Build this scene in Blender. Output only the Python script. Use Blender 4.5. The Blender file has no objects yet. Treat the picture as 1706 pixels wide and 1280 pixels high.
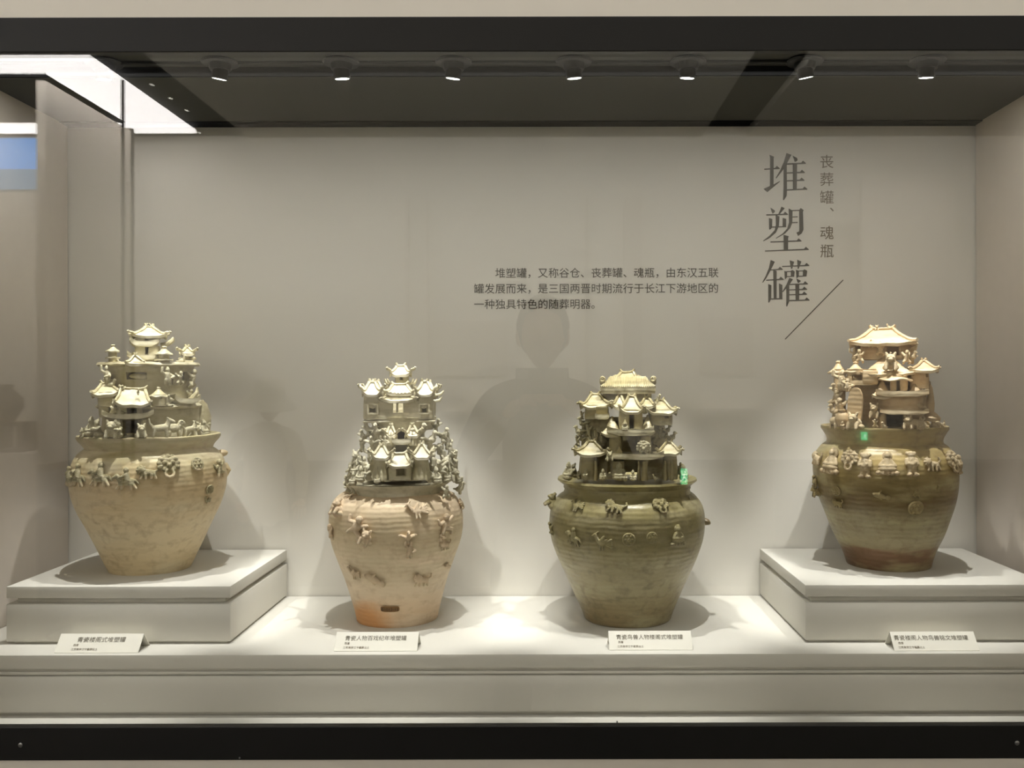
import bpy, bmesh, math, random
from mathutils import Vector, Matrix, noise, Euler

# ------------------------------------------------------------------ camera
S = bpy.context.scene
COL = S.collection
F = 1500.0            # focal length in pixels of the 1706 x 1280 frame
VX, VY = 915.0, 632.0 # vanishing point of the case depth
H = 1.40              # lens height above the gallery floor
CD = 1.22             # lens to glass distance
cam = bpy.data.cameras.new('camera'); camo = bpy.data.objects.new('camera', cam); COL.objects.link(camo)
cam.sensor_width = 36.0; cam.lens = 36.0 * F / 1706.0
cam.shift_x = -(VX - 853.0) / 1706.0
cam.shift_y = (VY - 640.0) / 1706.0
cam.clip_start = 0.02
camo.location = (0, -CD, H)
camo.rotation_euler = (math.radians(90.0), math.radians(0.12), 0)
S.camera = camo

# ------------------------------------------------------------------ view and world
S.view_settings.view_transform = 'Standard'
S.view_settings.look = 'None'
S.view_settings.exposure = 0.0
S.view_settings.gamma = 1.0
S.view_settings.use_curve_mapping = False
W = bpy.data.worlds.new('world'); S.world = W; W.use_nodes = True
W.node_tree.nodes['Background'].inputs[0].default_value = (0.9, 0.86, 0.78, 1)
W.node_tree.nodes['Background'].inputs[1].default_value = 0.02

# ------------------------------------------------------------------ light levels
WARM = (1.0, 0.98, 0.94)
SPOT_W = 21.0         # watts of one case spotlight
GALLERY_FILL_W = 25.0      # unseen fill light added under the gallery ceiling
TROUGH_FILL_W = 1.7          # unseen linear fill added in the case ceiling trough
FAR_FILL_W = 105.0         # unseen fill added to brighten the far gallery wall
RING_L = 13.5         # radiance of the luminous ceiling ring

def area(name, loc, sx, sy, w, col, rot=(0, 0, 0)):
    l = bpy.data.lights.new(name, 'AREA'); l.shape = 'RECTANGLE'; l.size = sx; l.size_y = sy
    l.energy = w; l.color = col
    o = bpy.data.objects.new(name, l); o.location = loc; o.rotation_euler = rot; COL.objects.link(o)
    return o
area('gallery_fill', (0.3, -0.55, 3.09), 5.5, 0.3, GALLERY_FILL_W, (1, 0.98, 0.95))  # added fill for the front wall and jar fronts, outside the mirrored view
area('trough_fill', (-0.05, 0.304, H + 0.5195), 1.78, 0.012, TROUGH_FILL_W, WARM, (math.radians(30), 0, 0))  # added fill with no fixture, washes the back wall
area('far_wall_fill', (0.0, -3.3, 3.05), 7.5, 0.08, FAR_FILL_W, (1, 0.97, 0.93), (math.radians(-62), 0, 0))  # added fill with no fixture, lifts the wall mirrored in the glass

# ------------------------------------------------------------------ colours and materials
def lin(c):
    c = c / 255.0
    return c / 12.92 if c <= 0.04045 else ((c + 0.055) / 1.055) ** 2.4
def rgb(r, g, b): return (lin(r), lin(g), lin(b), 1)

def mat(name, col, rough=0.6, spec=0.5, metal=0.0, noise_amt=0.0, nscale=8.0, bump=0.0, emis=None, es=0.0):
    m = bpy.data.materials.new(name); m.use_nodes = True
    nt = m.node_tree; b = nt.nodes['Principled BSDF']
    b.inputs['Base Color'].default_value = col
    b.inputs['Roughness'].default_value = rough
    b.inputs['Specular IOR Level'].default_value = spec
    b.inputs['Metallic'].default_value = metal
    if noise_amt or bump:
        tc = nt.nodes.new('ShaderNodeTexCoord'); n = nt.nodes.new('ShaderNodeTexNoise')
        n.inputs['Scale'].default_value = nscale; n.inputs['Detail'].default_value = 5
        nt.links.new(tc.outputs['Object'], n.inputs['Vector'])
        if noise_amt:
            mx = nt.nodes.new('ShaderNodeMix'); mx.data_type = 'RGBA'
            mx.inputs[6].default_value = tuple(c * (1 - noise_amt) for c in col[:3]) + (1,)
            mx.inputs[7].default_value = tuple(min(1, c * (1 + noise_amt)) for c in col[:3]) + (1,)
            nt.links.new(n.outputs['Fac'], mx.inputs[0]); nt.links.new(mx.outputs[2], b.inputs['Base Color'])
        if bump:
            bp = nt.nodes.new('ShaderNodeBump'); bp.inputs['Strength'].default_value = bump; bp.inputs['Distance'].default_value = 0.002
            nt.links.new(n.outputs['Fac'], bp.inputs['Height']); nt.links.new(bp.outputs['Normal'], b.inputs['Normal'])
    if emis:
        b.inputs['Emission Color'].default_value = emis; b.inputs['Emission Strength'].default_value = es
    return m

def glaze(name, stops, light, dark, rough=0.34, patch=None, height=0.3, nz=3.0, dirt=0.55):
    """fired celadon: colour bands along the height (stops: (z fraction, colour)), runs, pits and crackle"""
    m = bpy.data.materials.new(name); m.use_nodes = True
    nt = m.node_tree; N = nt.nodes; L = nt.links; b = N['Principled BSDF']
    tc = N.new('ShaderNodeTexCoord'); sep = N.new('ShaderNodeSeparateXYZ'); L.new(tc.outputs['Object'], sep.inputs[0])
    n1 = N.new('ShaderNodeTexNoise'); n1.inputs['Scale'].default_value = 9; n1.inputs['Detail'].default_value = 6
    mp = N.new('ShaderNodeMapping'); mp.inputs['Scale'].default_value = (1, 1, nz); L.new(tc.outputs['Object'], mp.inputs[0]); L.new(mp.outputs[0], n1.inputs['Vector'])
    n2 = N.new('ShaderNodeTexNoise'); n2.inputs['Scale'].default_value = 60; n2.inputs['Detail'].default_value = 8
    L.new(tc.outputs['Object'], n2.inputs['Vector'])
    zf = N.new('ShaderNodeMath'); zf.operation = 'MULTIPLY_ADD'; zf.inputs[1].default_value = 1.0 / height; L.new(sep.outputs['Z'], zf.inputs[0])
    off = N.new('ShaderNodeMath'); off.operation = 'MULTIPLY_ADD'; off.inputs[1].default_value = 0.35; off.inputs[2].default_value = -0.175
    L.new(n1.outputs['Fac'], off.inputs[0]); L.new(off.outputs[0], zf.inputs[2])
    cr = N.new('ShaderNodeValToRGB'); L.new(zf.outputs[0], cr.inputs[0])
    el = cr.color_ramp.elements
    while len(el) < len(stops): el.new(0.5)
    for e, (p, c) in zip(el, stops): e.position = p; e.color = c
    last = cr.outputs[0]
    def mixin(fac_out, colr, lo, hi, amount):
        nonlocal last
        r = N.new('ShaderNodeMapRange'); r.inputs[1].default_value = lo; r.inputs[2].default_value = hi; r.inputs[4].default_value = amount
        L.new(fac_out, r.inputs[0])
        mx = N.new('ShaderNodeMix'); mx.data_type = 'RGBA'; L.new(r.outputs[0], mx.inputs[0]); L.new(last, mx.inputs[6]); mx.inputs[7].default_value = colr
        last = mx.outputs[2]
    mixin(n1.outputs['Fac'], light, 0.50, 0.66, 0.75)
    n3 = N.new('ShaderNodeTexNoise'); n3.inputs['Scale'].default_value = 24; n3.inputs['Detail'].default_value = 7; n3.inputs['Roughness'].default_value = 0.65
    L.new(mp.outputs[0], n3.inputs['Vector'])
    mixin(n3.outputs['Fac'], dark, 0.50, 0.70, dirt * 0.75)
    mixin(n2.outputs['Fac'], dark, 0.52, 0.75, dirt)
    if patch:   # bare scorched clay with a ragged edge, near one point of the body
        (px, py, pz), rad, colr = patch
        vd = N.new('ShaderNodeVectorMath'); vd.operation = 'DISTANCE'; vd.inputs[1].default_value = (px, py, pz); L.new(tc.outputs['Object'], vd.inputs[0])
        ad = N.new('ShaderNodeMath'); ad.operation = 'MULTIPLY_ADD'; ad.inputs[1].default_value = 0.06; L.new(n1.outputs['Fac'], ad.inputs[0]); L.new(vd.outputs['Value'], ad.inputs[2])
        mixin(ad.outputs[0], colr, rad + 0.045, rad + 0.015, 0.9)
    L.new(last, b.inputs['Base Color'])
    rr = N.new('ShaderNodeMapRange'); rr.inputs[3].default_value = rough - 0.06; rr.inputs[4].default_value = rough + 0.22; L.new(n1.outputs['Fac'], rr.inputs[0]); L.new(rr.outputs[0], b.inputs['Roughness'])
    b.inputs['Specular IOR Level'].default_value = 0.5
    wv = N.new('ShaderNodeTexWave'); wv.wave_type = 'BANDS'; wv.bands_direction = 'Z'; wv.inputs['Scale'].default_value = 38; wv.inputs['Distortion'].default_value = 2.2
    L.new(tc.outputs['Object'], wv.inputs['Vector'])
    hs = N.new('ShaderNodeMath'); hs.operation = 'MULTIPLY_ADD'; hs.inputs[1].default_value = 0.25; L.new(wv.outputs['Fac'], hs.inputs[0]); L.new(n2.outputs['Fac'], hs.inputs[2])
    bp = N.new('ShaderNodeBump'); bp.inputs['Strength'].default_value = 0.5; bp.inputs['Distance'].default_value = 0.002
    L.new(hs.outputs[0], bp.inputs['Height']); L.new(bp.outputs['Normal'], b.inputs['Normal'])
    return m

def glass_mat():
    m = bpy.data.materials.new('showcase glass'); m.use_nodes = True
    nt = m.node_tree; N = nt.nodes; L = nt.links
    for n in list(N): N.remove(n)
    out = N.new('ShaderNodeOutputMaterial'); mx = N.new('ShaderNodeMixShader'); tr = N.new('ShaderNodeBsdfTransparent'); gl = N.new('ShaderNodeBsdfGlossy')
    gl.inputs['Roughness'].default_value = 0.0; tr.inputs[0].default_value = (0.985, 0.992, 0.985, 1)
    fr = N.new('ShaderNodeFresnel'); geo = N.new('ShaderNodeNewGeometry'); mr = N.new('ShaderNodeMapRange')
    # the Fresnel node inverts the index on back faces: feed it the inverse there, so both faces of the pane mirror alike
    mr.inputs[3].default_value = 1.52; mr.inputs[4].default_value = 1 / 1.52
    L.new(geo.outputs['Backfacing'], mr.inputs[0]); L.new(mr.outputs[0], fr.inputs['IOR'])
    L.new(fr.outputs[0], mx.inputs[0]); L.new(tr.outputs[0], mx.inputs[1]); L.new(gl.outputs[0], mx.inputs[2]); L.new(mx.outputs[0], out.inputs[0])
    return m

M = {
    'case_wall': mat('case wall paint', rgb(218, 215, 207), 0.75, 0.2, noise_amt=0.03, nscale=3),
    'case_white': mat('display board white', rgb(211, 208, 199), 0.6, 0.3, noise_amt=0.02, nscale=5),
    'case_dark': mat('case ceiling charcoal', rgb(64, 64, 58), 0.7, 0.3, noise_amt=0.08, nscale=6),
    'slot_black': mat('shadow slot black', rgb(7, 7, 7), 0.9, 0.0),
    'side_wall': mat('case side fabric', rgb(206, 197, 186), 0.8, 0.2, noise_amt=0.04, nscale=40, bump=0.15),
    'frame_black': mat('black metal frame', rgb(10, 10, 9), 0.5, 0.4, noise_amt=0.1, nscale=4),
    'gallery_wall': mat('gallery wall beige', rgb(240, 235, 224), 0.8, 0.2, noise_amt=0.03, nscale=2),
    'gallery_white': mat('gallery white board', rgb(222, 214, 202), 0.7, 0.3, noise_amt=0.02, nscale=2),
    'gallery_ceiling': mat('gallery ceiling grey', rgb(188, 184, 174), 0.8, 0.2, noise_amt=0.03, nscale=2),
    'ceiling_black': mat('gallery ceiling black', rgb(22, 22, 21), 0.8, 0.2),
    'floor_dark': mat('gallery floor dark stone', rgb(74, 69, 62), 0.4, 0.4, noise_amt=0.15, nscale=3),
    'blue': mat('blue lit screen', rgb(40, 60, 90), 0.4, 0.3, emis=(.16, .45, 1.0, 1), es=6.0),
    'blue_grey': mat('grey blue graphic panel', rgb(118, 132, 150), 0.6, 0.3),
    'pale_screen': mat('grey blue lit screen', rgb(60, 66, 74), 0.4, 0.3, emis=(.4, .68, 1.0, 1), es=2.6),
    'wood_dark': mat('dark wood', rgb(62, 46, 34), 0.5, 0.4, noise_amt=0.2, nscale=20),
    'ink': mat('printed ink', rgb(58, 52, 40), 0.7, 0.2),
    'ink_mid': mat('printed ink light', rgb(104, 98, 84), 0.7, 0.2),
    'ink_soft': mat('printed ink grey', rgb(112, 100, 82), 0.7, 0.2),
    'card': mat('white label card', rgb(236, 233, 222), 0.65, 0.25),
    'metal': mat('screw steel', rgb(150, 150, 150), 0.3, 0.5, 0.9),
    'lamp_black': mat('spotlight black', rgb(30, 30, 28), 0.45, 0.4),
    'lens': mat('lit lamp lens', rgb(255, 250, 235), 0.4, 0.3, emis=(1, 0.96, 0.86, 1), es=14.0),
    'lens_off': mat('unlit lamp lens', rgb(60, 60, 56), 0.2, 0.5),
    'ring': mat('luminous ceiling diffuser', rgb(240, 238, 232), 0.5, 0.3, emis=(1, 0.95, 0.93, 1), es=RING_L),
    'exit': mat('green lit exit sign', rgb(20, 150, 80), 0.5, 0.3, emis=(0.03, 0.72, 0.3, 1), es=7.0),
    'exit_white': mat('exit sign pictogram', rgb(230, 250, 235), 0.5, 0.3, emis=(0.7, 1.0, 0.8, 1), es=7.0),
    'skin': mat('skin', rgb(196, 152, 124), 0.55, 0.4),
    'hair': mat('black hair', rgb(24, 20, 18), 0.5, 0.4),
    'cloth_dark': mat('dark jacket', rgb(36, 36, 40), 0.85, 0.2, noise_amt=0.1, nscale=30),
    'trousers': mat('dark trousers', rgb(30, 30, 36), 0.85, 0.2),
    'cloth_pale': mat('pale jacket', rgb(196, 186, 170), 0.85, 0.2, noise_amt=0.06, nscale=20),
    'hat': mat('cream hat cotton', rgb(226, 218, 200), 0.85, 0.2),
    'shoe': mat('shoe leather', rgb(28, 25, 22), 0.5, 0.4),
    'glass': glass_mat(),
}

# ------------------------------------------------------------------ mesh helpers: (verts, faces) pairs
def join(*ms):
    V = []; Fc = []
    for v, f in ms:
        o = len(V); V += v; Fc += [tuple(i + o for i in q) for q in f]
    return V, Fc
def move(m, d): return [Vector(v) + Vector(d) for v in m[0]], m[1]
def xform(m, mx): return [mx @ Vector(v) for v in m[0]], m[1]
def wobble(m, amp, freq=40.0, seed=0.0):
    s = Vector((seed * 7.3, seed * 3.1, seed * 5.7))
    return [Vector(v) + noise.noise_vector(Vector(v) * freq + s) * amp for v in m[0]], m[1]
def box(x0, x1, y0, y1, z0, z1):
    V = [Vector((x, y, z)) for x in (x0, x1) for y in (y0, y1) for z in (z0, z1)]
    return V, [(0, 1, 3, 2), (4, 6, 7, 5), (0, 4, 5, 1), (2, 3, 7, 6), (0, 2, 6, 4), (1, 5, 7, 3)]
def lathe(prof, n=64, wav=None):
    """prof: (r, z) from bottom to top; caps where r is 0"""
    V = []; Fc = []
    rows = []
    for r, z in prof:
        if r < 1e-6: rows.append([len(V)]); V.append(Vector((0, 0, z)))
        else:
            rows.append(list(range(len(V), len(V) + n)))
            for i in range(n):
                a = 2 * math.pi * i / n; rr, zz = (r, z) if wav is None else wav(r, z, a)
                V.append(Vector((rr * math.sin(a), -rr * math.cos(a), zz)))
    for a, b in zip(rows, rows[1:]):
        if len(a) == 1 and len(b) == 1: continue
        for i in range(n):
            j = (i + 1) % n
            if len(a) == 1: Fc.append((a[0], b[j], b[i]))
            elif len(b) == 1: Fc.append((a[i], a[j], b[0]))
            else: Fc.append((a[i], a[j], b[j], b[i]))
    return V, Fc
def tube(pts, rad, n=7):
    pts = [Vector(p) for p in pts]
    if not isinstance(rad, (list, tuple)): rad = [rad] * len(pts)
    V = []; Fc = []
    up = Vector((0.13, 0.31, 0.94))
    for i, p in enumerate(pts):
        d = (pts[min(i + 1, len(pts) - 1)] - pts[max(i - 1, 0)]).normalized()
        u = d.cross(up).normalized(); w = d.cross(u)
        for k in range(n):
            a = 2 * math.pi * k / n; V.append(p + (u * math.cos(a) + w * math.sin(a)) * rad[i])
    for i in range(len(pts) - 1):
        for k in range(n):
            l = (k + 1) % n; Fc.append((i * n + k, i * n + l, (i + 1) * n + l, (i + 1) * n + k))
    Fc.append(tuple(range(n - 1, -1, -1))); b = (len(pts) - 1) * n; Fc.append(tuple(range(b, b + n)))
    return V, Fc
def ell(c, r, nu=10, nv=7):
    V = [Vector((c[0], c[1], c[2] - r[2]))]; Fc = []
    for j in range(1, nv):
        t = math.pi * j / nv - math.pi / 2
        for i in range(nu):
            a = 2 * math.pi * i / nu
            V.append(Vector((c[0] + r[0] * math.cos(t) * math.cos(a), c[1] + r[1] * math.cos(t) * math.sin(a), c[2] + r[2] * math.sin(t))))
    V.append(Vector((c[0], c[1], c[2] + r[2])))
    for i in range(nu): Fc.append((0, 1 + (i + 1) % nu, 1 + i))
    for j in range(nv - 2):
        for i in range(nu):
            a = 1 + j * nu + i; b = 1 + j * nu + (i + 1) % nu; Fc.append((a, b, b + nu, a + nu))
    t = len(V) - 1
    for i in range(nu): Fc.append((t, 1 + (nv - 2) * nu + i, 1 + (nv - 2) * nu + (i + 1) % nu))
    return V, Fc

def mesh(name, m, smooth=None):
    me = bpy.data.meshes.new(name); me.from_pydata([tuple(v) for v in m[0]], [], m[1]); me.validate()
    bm = bmesh.new(); bm.from_mesh(me); bmesh.ops.recalc_face_normals(bm, faces=bm.faces); bm.to_mesh(me); bm.free()
    if smooth is not None:
        me.shade_smooth()
        if smooth < 179: me.set_sharp_from_angle(angle=math.radians(smooth))
    return me
def add(name, me, material, parent=None, loc=(0, 0, 0), rot=(0, 0, 0), scale=None):
    """one object; me is mesh data or a (verts, faces) pair"""
    if isinstance(me, tuple): me = mesh(name, me)
    o = bpy.data.objects.new(name, me); COL.objects.link(o)
    if material is not None and len(me.materials) == 0: me.materials.append(material)
    o.parent = parent; o.location = loc; o.rotation_euler = rot
    if scale is not None: o.scale = (scale,) * 3 if isinstance(scale, (int, float)) else scale
    return o
def tag(o, label=None, cat=None, group=None, kind=None):
    if label: o['label'] = label
    if cat: o['category'] = cat
    if group: o['group'] = group
    if kind: o['kind'] = kind
    return o
def thing(name, loc, label, cat, group=None):
    o = bpy.data.objects.new(name, None); COL.objects.link(o); o.location = loc; o.empty_display_size = 0.02
    return tag(o, label, cat, group)
def struct(name, m, material, label=None, parent=None, smooth=None):
    o = add(name, mesh(name, m, smooth), material, parent)
    return tag(o, label, None, None, 'structure' if parent is None else None)
def bevelbox(x0, x1, y0, y1, z0, z1, b=0.0015):
    bm = bmesh.new()
    v, f = box(x0, x1, y0, y1, z0, z1); vs = [bm.verts.new(p) for p in v]
    for q in f: bm.faces.new([vs[i] for i in q])
    bmesh.ops.recalc_face_normals(bm, faces=bm.faces)
    bmesh.ops.bevel(bm, geom=list(bm.edges), offset=b, segments=2, affect='EDGES', profile=0.5)
    V = [v.co.copy() for v in bm.verts]; bm.verts.index_update(); Fc = [tuple(v.index for v in q.verts) for q in bm.faces]; bm.free()
    return V, Fc
def px(x, y, D):
    """point of the place seen at pixel x, y when it stands D metres in front of the lens plane"""
    return Vector(((x - VX) * D / F, D - CD, H - (y - VY) * D / F))
def text_mesh(s, size, extrude=0.0002, align='LEFT'):
    c = bpy.data.curves.new('txt', 'FONT'); c.body = s; c.size = size; c.extrude = extrude; c.align_x = align; c.resolution_u = 4
    o = bpy.data.objects.new('txt', c); COL.objects.link(o)
    dg = bpy.context.evaluated_depsgraph_get()
    me = bpy.data.meshes.new_from_object(o.evaluated_get(dg))
    bpy.data.objects.remove(o); bpy.data.curves.remove(c); me.name = 'lettering'; me.materials.clear()
    return me

# ------------------------------------------------------------------ the showcase shell
DW = 1.83                              # lens plane to back wall
YW = DW - CD
XL, XR = -0.976, 0.866
ZC = H + 0.516                         # case ceiling
ZP = H - 0.440                         # platform top
ZF = H - 0.538                         # case floor in front of the platform
ZT, ZTT = H + 0.4425, H + 0.4896       # header band bottom / top
ZB, ZBB = H - 0.4682, H - 0.5132       # sill band top / bottom
wall_back = struct('wall_back', box(XL - 0.03, XR + 0.03, YW, YW + 0.03, ZF - 0.02, ZC - 0.003), M['case_wall'], 'pale grey painted back wall inside the showcase')
struct('wall_left', box(XL - 0.03, XL, 0.0135, YW - 0.004, ZF - 0.02, ZC), M['side_wall'], 'grey left side wall inside the showcase')
struct('wall_right', box(XR, XR + 0.03, 0.0135, YW - 0.004, ZF - 0.02, ZC), M['side_wall'], 'grey right side wall inside the showcase')
yt = 1.536 - CD                        # rear edge of the raised lamp trough
cl = struct('ceiling', box(XL - 0.03, XR + 0.03, yt, YW + 0.03, ZC, ZC + 0.03), M['case_dark'], 'dark charcoal ceiling inside the showcase')
struct('lamp_trough', join(box(XL - 0.03, XR + 0.03, 0.0135, yt, ZC + 0.017, ZC + 0.03),), M['case_dark'], parent=cl)
struct('trough_lip', box(XL - 0.02, XR + 0.02, yt - 0.004, yt - 0.0005, ZC + 0.0005, ZC + 0.0165), M['slot_black'], parent=cl)
struct('trough_bead', tube([(XL, yt - 0.03, ZC + 0.014), (XR, yt - 0.03, ZC + 0.014)], 0.003, 8), M['lamp_black'], parent=cl)
struct('shadow_strip', box(XL, XR, YW - 0.034, YW - 0.001, ZC - 0.0025, ZC - 0.0002), M['slot_black'], parent=cl)  # black strip laid on for the darkness of the gap above the wall
struct('floor', box(XL - 0.03, XR + 0.03, 0.0165, YW + 0.03, ZF - 0.03, ZF), M['case_white'], 'white base board of the showcase')

# front: beige gallery wall with the opening, black bands, glass
XO0, XO1 = -1.30, 1.20
struct('wall_front', join(box(-4.2, 4.2, 0.0, 0.10, ZTT, 3.11), box(-4.2, 4.2, 0.0, 0.10, 0, ZBB), box(-4.2, XO0 - 0.05, 0.0, 0.10, ZBB, ZTT), box(XO1 + 0.05, 4.2, 0.0, 0.10, ZBB, ZTT)),
       M['gallery_wall'], 'beige gallery wall around the showcase opening')
t1 = struct('trim_1', bevelbox(XO0 - 0.05, XO1 + 0.05, -0.006, 0.0072, ZT, ZTT, 0.001), M['frame_black'], 'black header band above the showcase glass')
struct('header_back', box(XO0 - 0.05, XO1 + 0.05, 0.0074, 0.03, ZT + 0.012, ZC + 0.03), M['case_dark'], parent=t1)
t2 = struct('trim_2', bevelbox(XO0 - 0.05, XO1 + 0.05, -0.006, 0.0072, ZBB, ZB, 0.001), M['frame_black'], 'black sill band below the showcase glass')
struct('glazing_bead', box(XO0, XO1, 0.0074, 0.016, ZB - 0.03, ZB - 0.008), M['frame_black'], parent=t2)
for i, (sx, sy) in enumerate(((33, 1240), (1693, 1240), (398, 1262), (1027, 1203))):
    p = px(sx, sy, CD - 0.006)
    r = 0.0032 if i < 2 else 0.0012
    add('screw', mesh('screw', lathe([(0, 0), (r, 0), (r, 0.0008), (r * 0.55, 0.0016), (0, 0.0014)], 16), 40), M['metal'], t2, (p.x, -0.0058, p.z), (math.radians(90), 0, 0))
struct('window_1', box(XO0, XO1, -0.004, 0.006, ZB - 0.02, ZT + 0.02), M['glass'], 'large clear glass front of the showcase with faint gallery reflections')

# ------------------------------------------------------------------ platform and plinths
def boards(root, x0, x1, y0, y1, rows, material):
    for name, z0, z1, inset in rows:
        add(name, mesh(name, bevelbox(x0 + inset, x1 - inset, y0 + inset, y1 - min(inset, 0.002), z0, z1, 0.0012 if z1 - z0 > 0.006 else 0.0006), 40), material, root, (0, 0, 0))
plat = thing('display_platform', (0, 0, 0), 'long white stepped display platform along the showcase floor', 'platform')
boards(plat, XL + 0.002, XR - 0.002, 0.22, YW - 0.002, [
    ('top_slab', ZP - 0.0225, ZP, 0), ('recess', ZP - 0.027, ZP - 0.0225, 0.006), ('bead', ZP - 0.0315, ZP - 0.027, 0.0005), ('recess', ZP - 0.034, ZP - 0.0315, 0.006),
    ('front_panel', ZP - 0.0925, ZP - 0.034, 0.0005), ('recess', ZF, ZP - 0.0925, 0.008)], M['case_white'])
def plinth(x0, x1, label):
    t = thing('display_plinth', (0, 0, 0), label, 'plinth', 'raised plinths in the showcase')
    z = H - 0.344
    boards(t, x0, x1, 0.28, YW - 0.006, [('top_slab', z - 0.0195, z, 0), ('recess', z - 0.029, z - 0.0195, 0.012), ('body', ZP + 0.004, z - 0.029, 0.0), ('foot', ZP, ZP + 0.004, 0.008)], M['case_white'])
plinth(-0.9055, -0.532, 'low white square plinth under the leftmost jar')
plinth(0.426, 0.835, 'low white square plinth under the rightmost jar')

# ------------------------------------------------------------------ case spotlights
LX = [174, 368, 570, 757, 957, 1147, 1342, 1545]
LIT = [1] * 8
AIM = {0: (-0.76, 0.43, 1.12), 1: (-0.70, 0.43, 1.12), 2: (-0.29, 0.45, 1.02), 3: (-0.27, 0.45, 1.02), 4: (0.12, 0.45, 1.02), 5: (0.18, 0.45, 1.02), 6: (0.58, 0.45, 1.12), 7: (0.64, 0.45, 1.12)}
ORD = ['leftmost, by the bright light strip reflection', 'second from the left', 'third from the left, above the second jar', 'fourth from the left, turned towards the second jar', 'fourth from the right, above the third jar', 'third from the right', 'second from the right, above the large title', 'rightmost, near the right wall']
def spotlight(i):
    D = 1.505; x = (LX[i] - VX) * D / F; y = D - CD
    t = thing('case_spotlight', (x, y, ZC + 0.017), 'small black ceiling spotlight in the case, ' + ORD[i], 'spotlight', 'spotlights on the showcase ceiling')
    add('flange', mesh('flange', lathe([(0.017, -0.001), (0.029, -0.001), (0.031, -0.003), (0.029, -0.0055), (0.018, -0.006), (0.017, -0.001)], 32), 40), M['lamp_black'], t)
    add('socket', mesh('socket', lathe([(0, 0), (0.0185, 0), (0.0185, -0.010), (0.0165, -0.016), (0, -0.018)][::-1], 28), 40), M['lamp_black'], t)
    if i in AIM: d = (Vector(AIM[i]) - Vector((x, y, ZC - 0.005))).normalized()
    else: d = Vector((0.55, 0.35, -0.9)).normalized()
    q = d.to_track_quat('-Z', 'Y')
    # pull the head towards vertical: the gimbal tilts only part of the way
    hd = add('lamp_head', mesh('lamp_head', lathe([(0, 0.006), (0.0125, 0.006), (0.0132, 0.003), (0.0132, -0.0140), (0.0124, -0.0140), (0.0112, -0.0115), (0, -0.0115)][::-1], 28), 40), M['lamp_black'], t, (0, 0, -0.016))
    hd.rotation_mode = 'QUATERNION'; hd.rotation_quaternion = q
    add('lens', mesh('lens', lathe([(0, -0.0137), (0.0112, -0.0137), (0.0112, -0.0128), (0, -0.0128)], 24), 40), M['lens'] if LIT[i] else M['lens_off'], hd)
    if LIT[i]:
        l = bpy.data.lights.new('spot', 'SPOT'); l.energy = SPOT_W * (0.8 if i in (0, 1, 6, 7) else 0.9); l.color = WARM
        l.spot_size = math.radians(42); l.spot_blend = 0.6; l.shadow_soft_size = 0.004
        lo = bpy.data.objects.new('spot_beam', l); COL.objects.link(lo)
        lo.location = Vector((x, y, ZC + 0.001)) + d * 0.024; lo.rotation_mode = 'QUATERNION'; lo.rotation_quaternion = q
for i in range(8): spotlight(i)

# ------------------------------------------------------------------ lettering on the back wall
YT = YW - 0.0006
def wtext(name, s, cx0, cy, pitch, material, align='LEFT', boxed=0.93):
    """one line; em box = pitch pixels on the wall, cy = pixel row of the line centre"""
    em = pitch * DW / F
    me = text_mesh(s, em)
    p = px(cx0, cy, DW)
    return add(name, me, material, wall_back, (p.x, YT, p.z - 0.37 * em), (math.radians(90), 0, 0))
wtext('paragraph_line', '堆塑罐，又称谷仓、丧葬罐、魂瓶，由东汉五联', 825, 455, 17.75, M['ink'])
wtext('paragraph_line', '罐发展而来，是三国两晋时期流行于长江下游地区的', 789.5, 481, 17.75, M['ink'])
wtext('paragraph_line', '一种独具特色的随葬明器。', 789.5, 507, 17.75, M['ink'])
for ch, cy in (('丧', 270.5), ('葬', 300), ('罐', 330), ('魂', 389), ('瓶', 419.5)):
    wtext('subtitle_character', ch, 1366, cy, 24, M['ink_soft'])
wtext('subtitle_character', '、', 1382, 344, 22, M['ink_soft'])
# large serif title, each stroke a flat outline (units: 1280 per 90 pixels, origin at the glyph cell corner)
def hbar(x0, x1, y0, y1, t=26, tri=True, tw=110, th=62):
    """thin horizontal with the triangular ending of the serif face"""
    p = [(x0, y0 - t / 2), (x1 - tw if tri else x1, y1 - t / 2)]
    if tri: p += [(x1 - tw * 0.62, y1 - th), (x1, y1 - 4)]
    p += [(x1, y1 + t / 2), (x0, y0 + t / 2)]
    return p
G1 = [[(250, 130), (362, 172), (350, 200), (346, 830), (498, 745), (490, 770), (200, 1010), (112, 935), (262, 862), (266, 180)],
      hbar(128, 492, 468, 450), [(655, 88), (772, 128), (670, 320), (560, 500), (412, 690), (398, 672), (500, 500), (590, 300)],
      [(584, 430), (660, 340), (662, 1000), (655, 1100), (590, 1205), (570, 1195), (582, 900)],
      [(800, 150), (905, 205), (918, 255), (880, 290), (845, 292), (835, 235)],
      hbar(640, 1112, 348, 328), [(802, 335), (905, 335), (895, 960), (806, 960)],
      hbar(650, 1085, 560, 545), hbar(650, 1075, 745, 730), hbar(650, 1145, 962, 942)]
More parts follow.
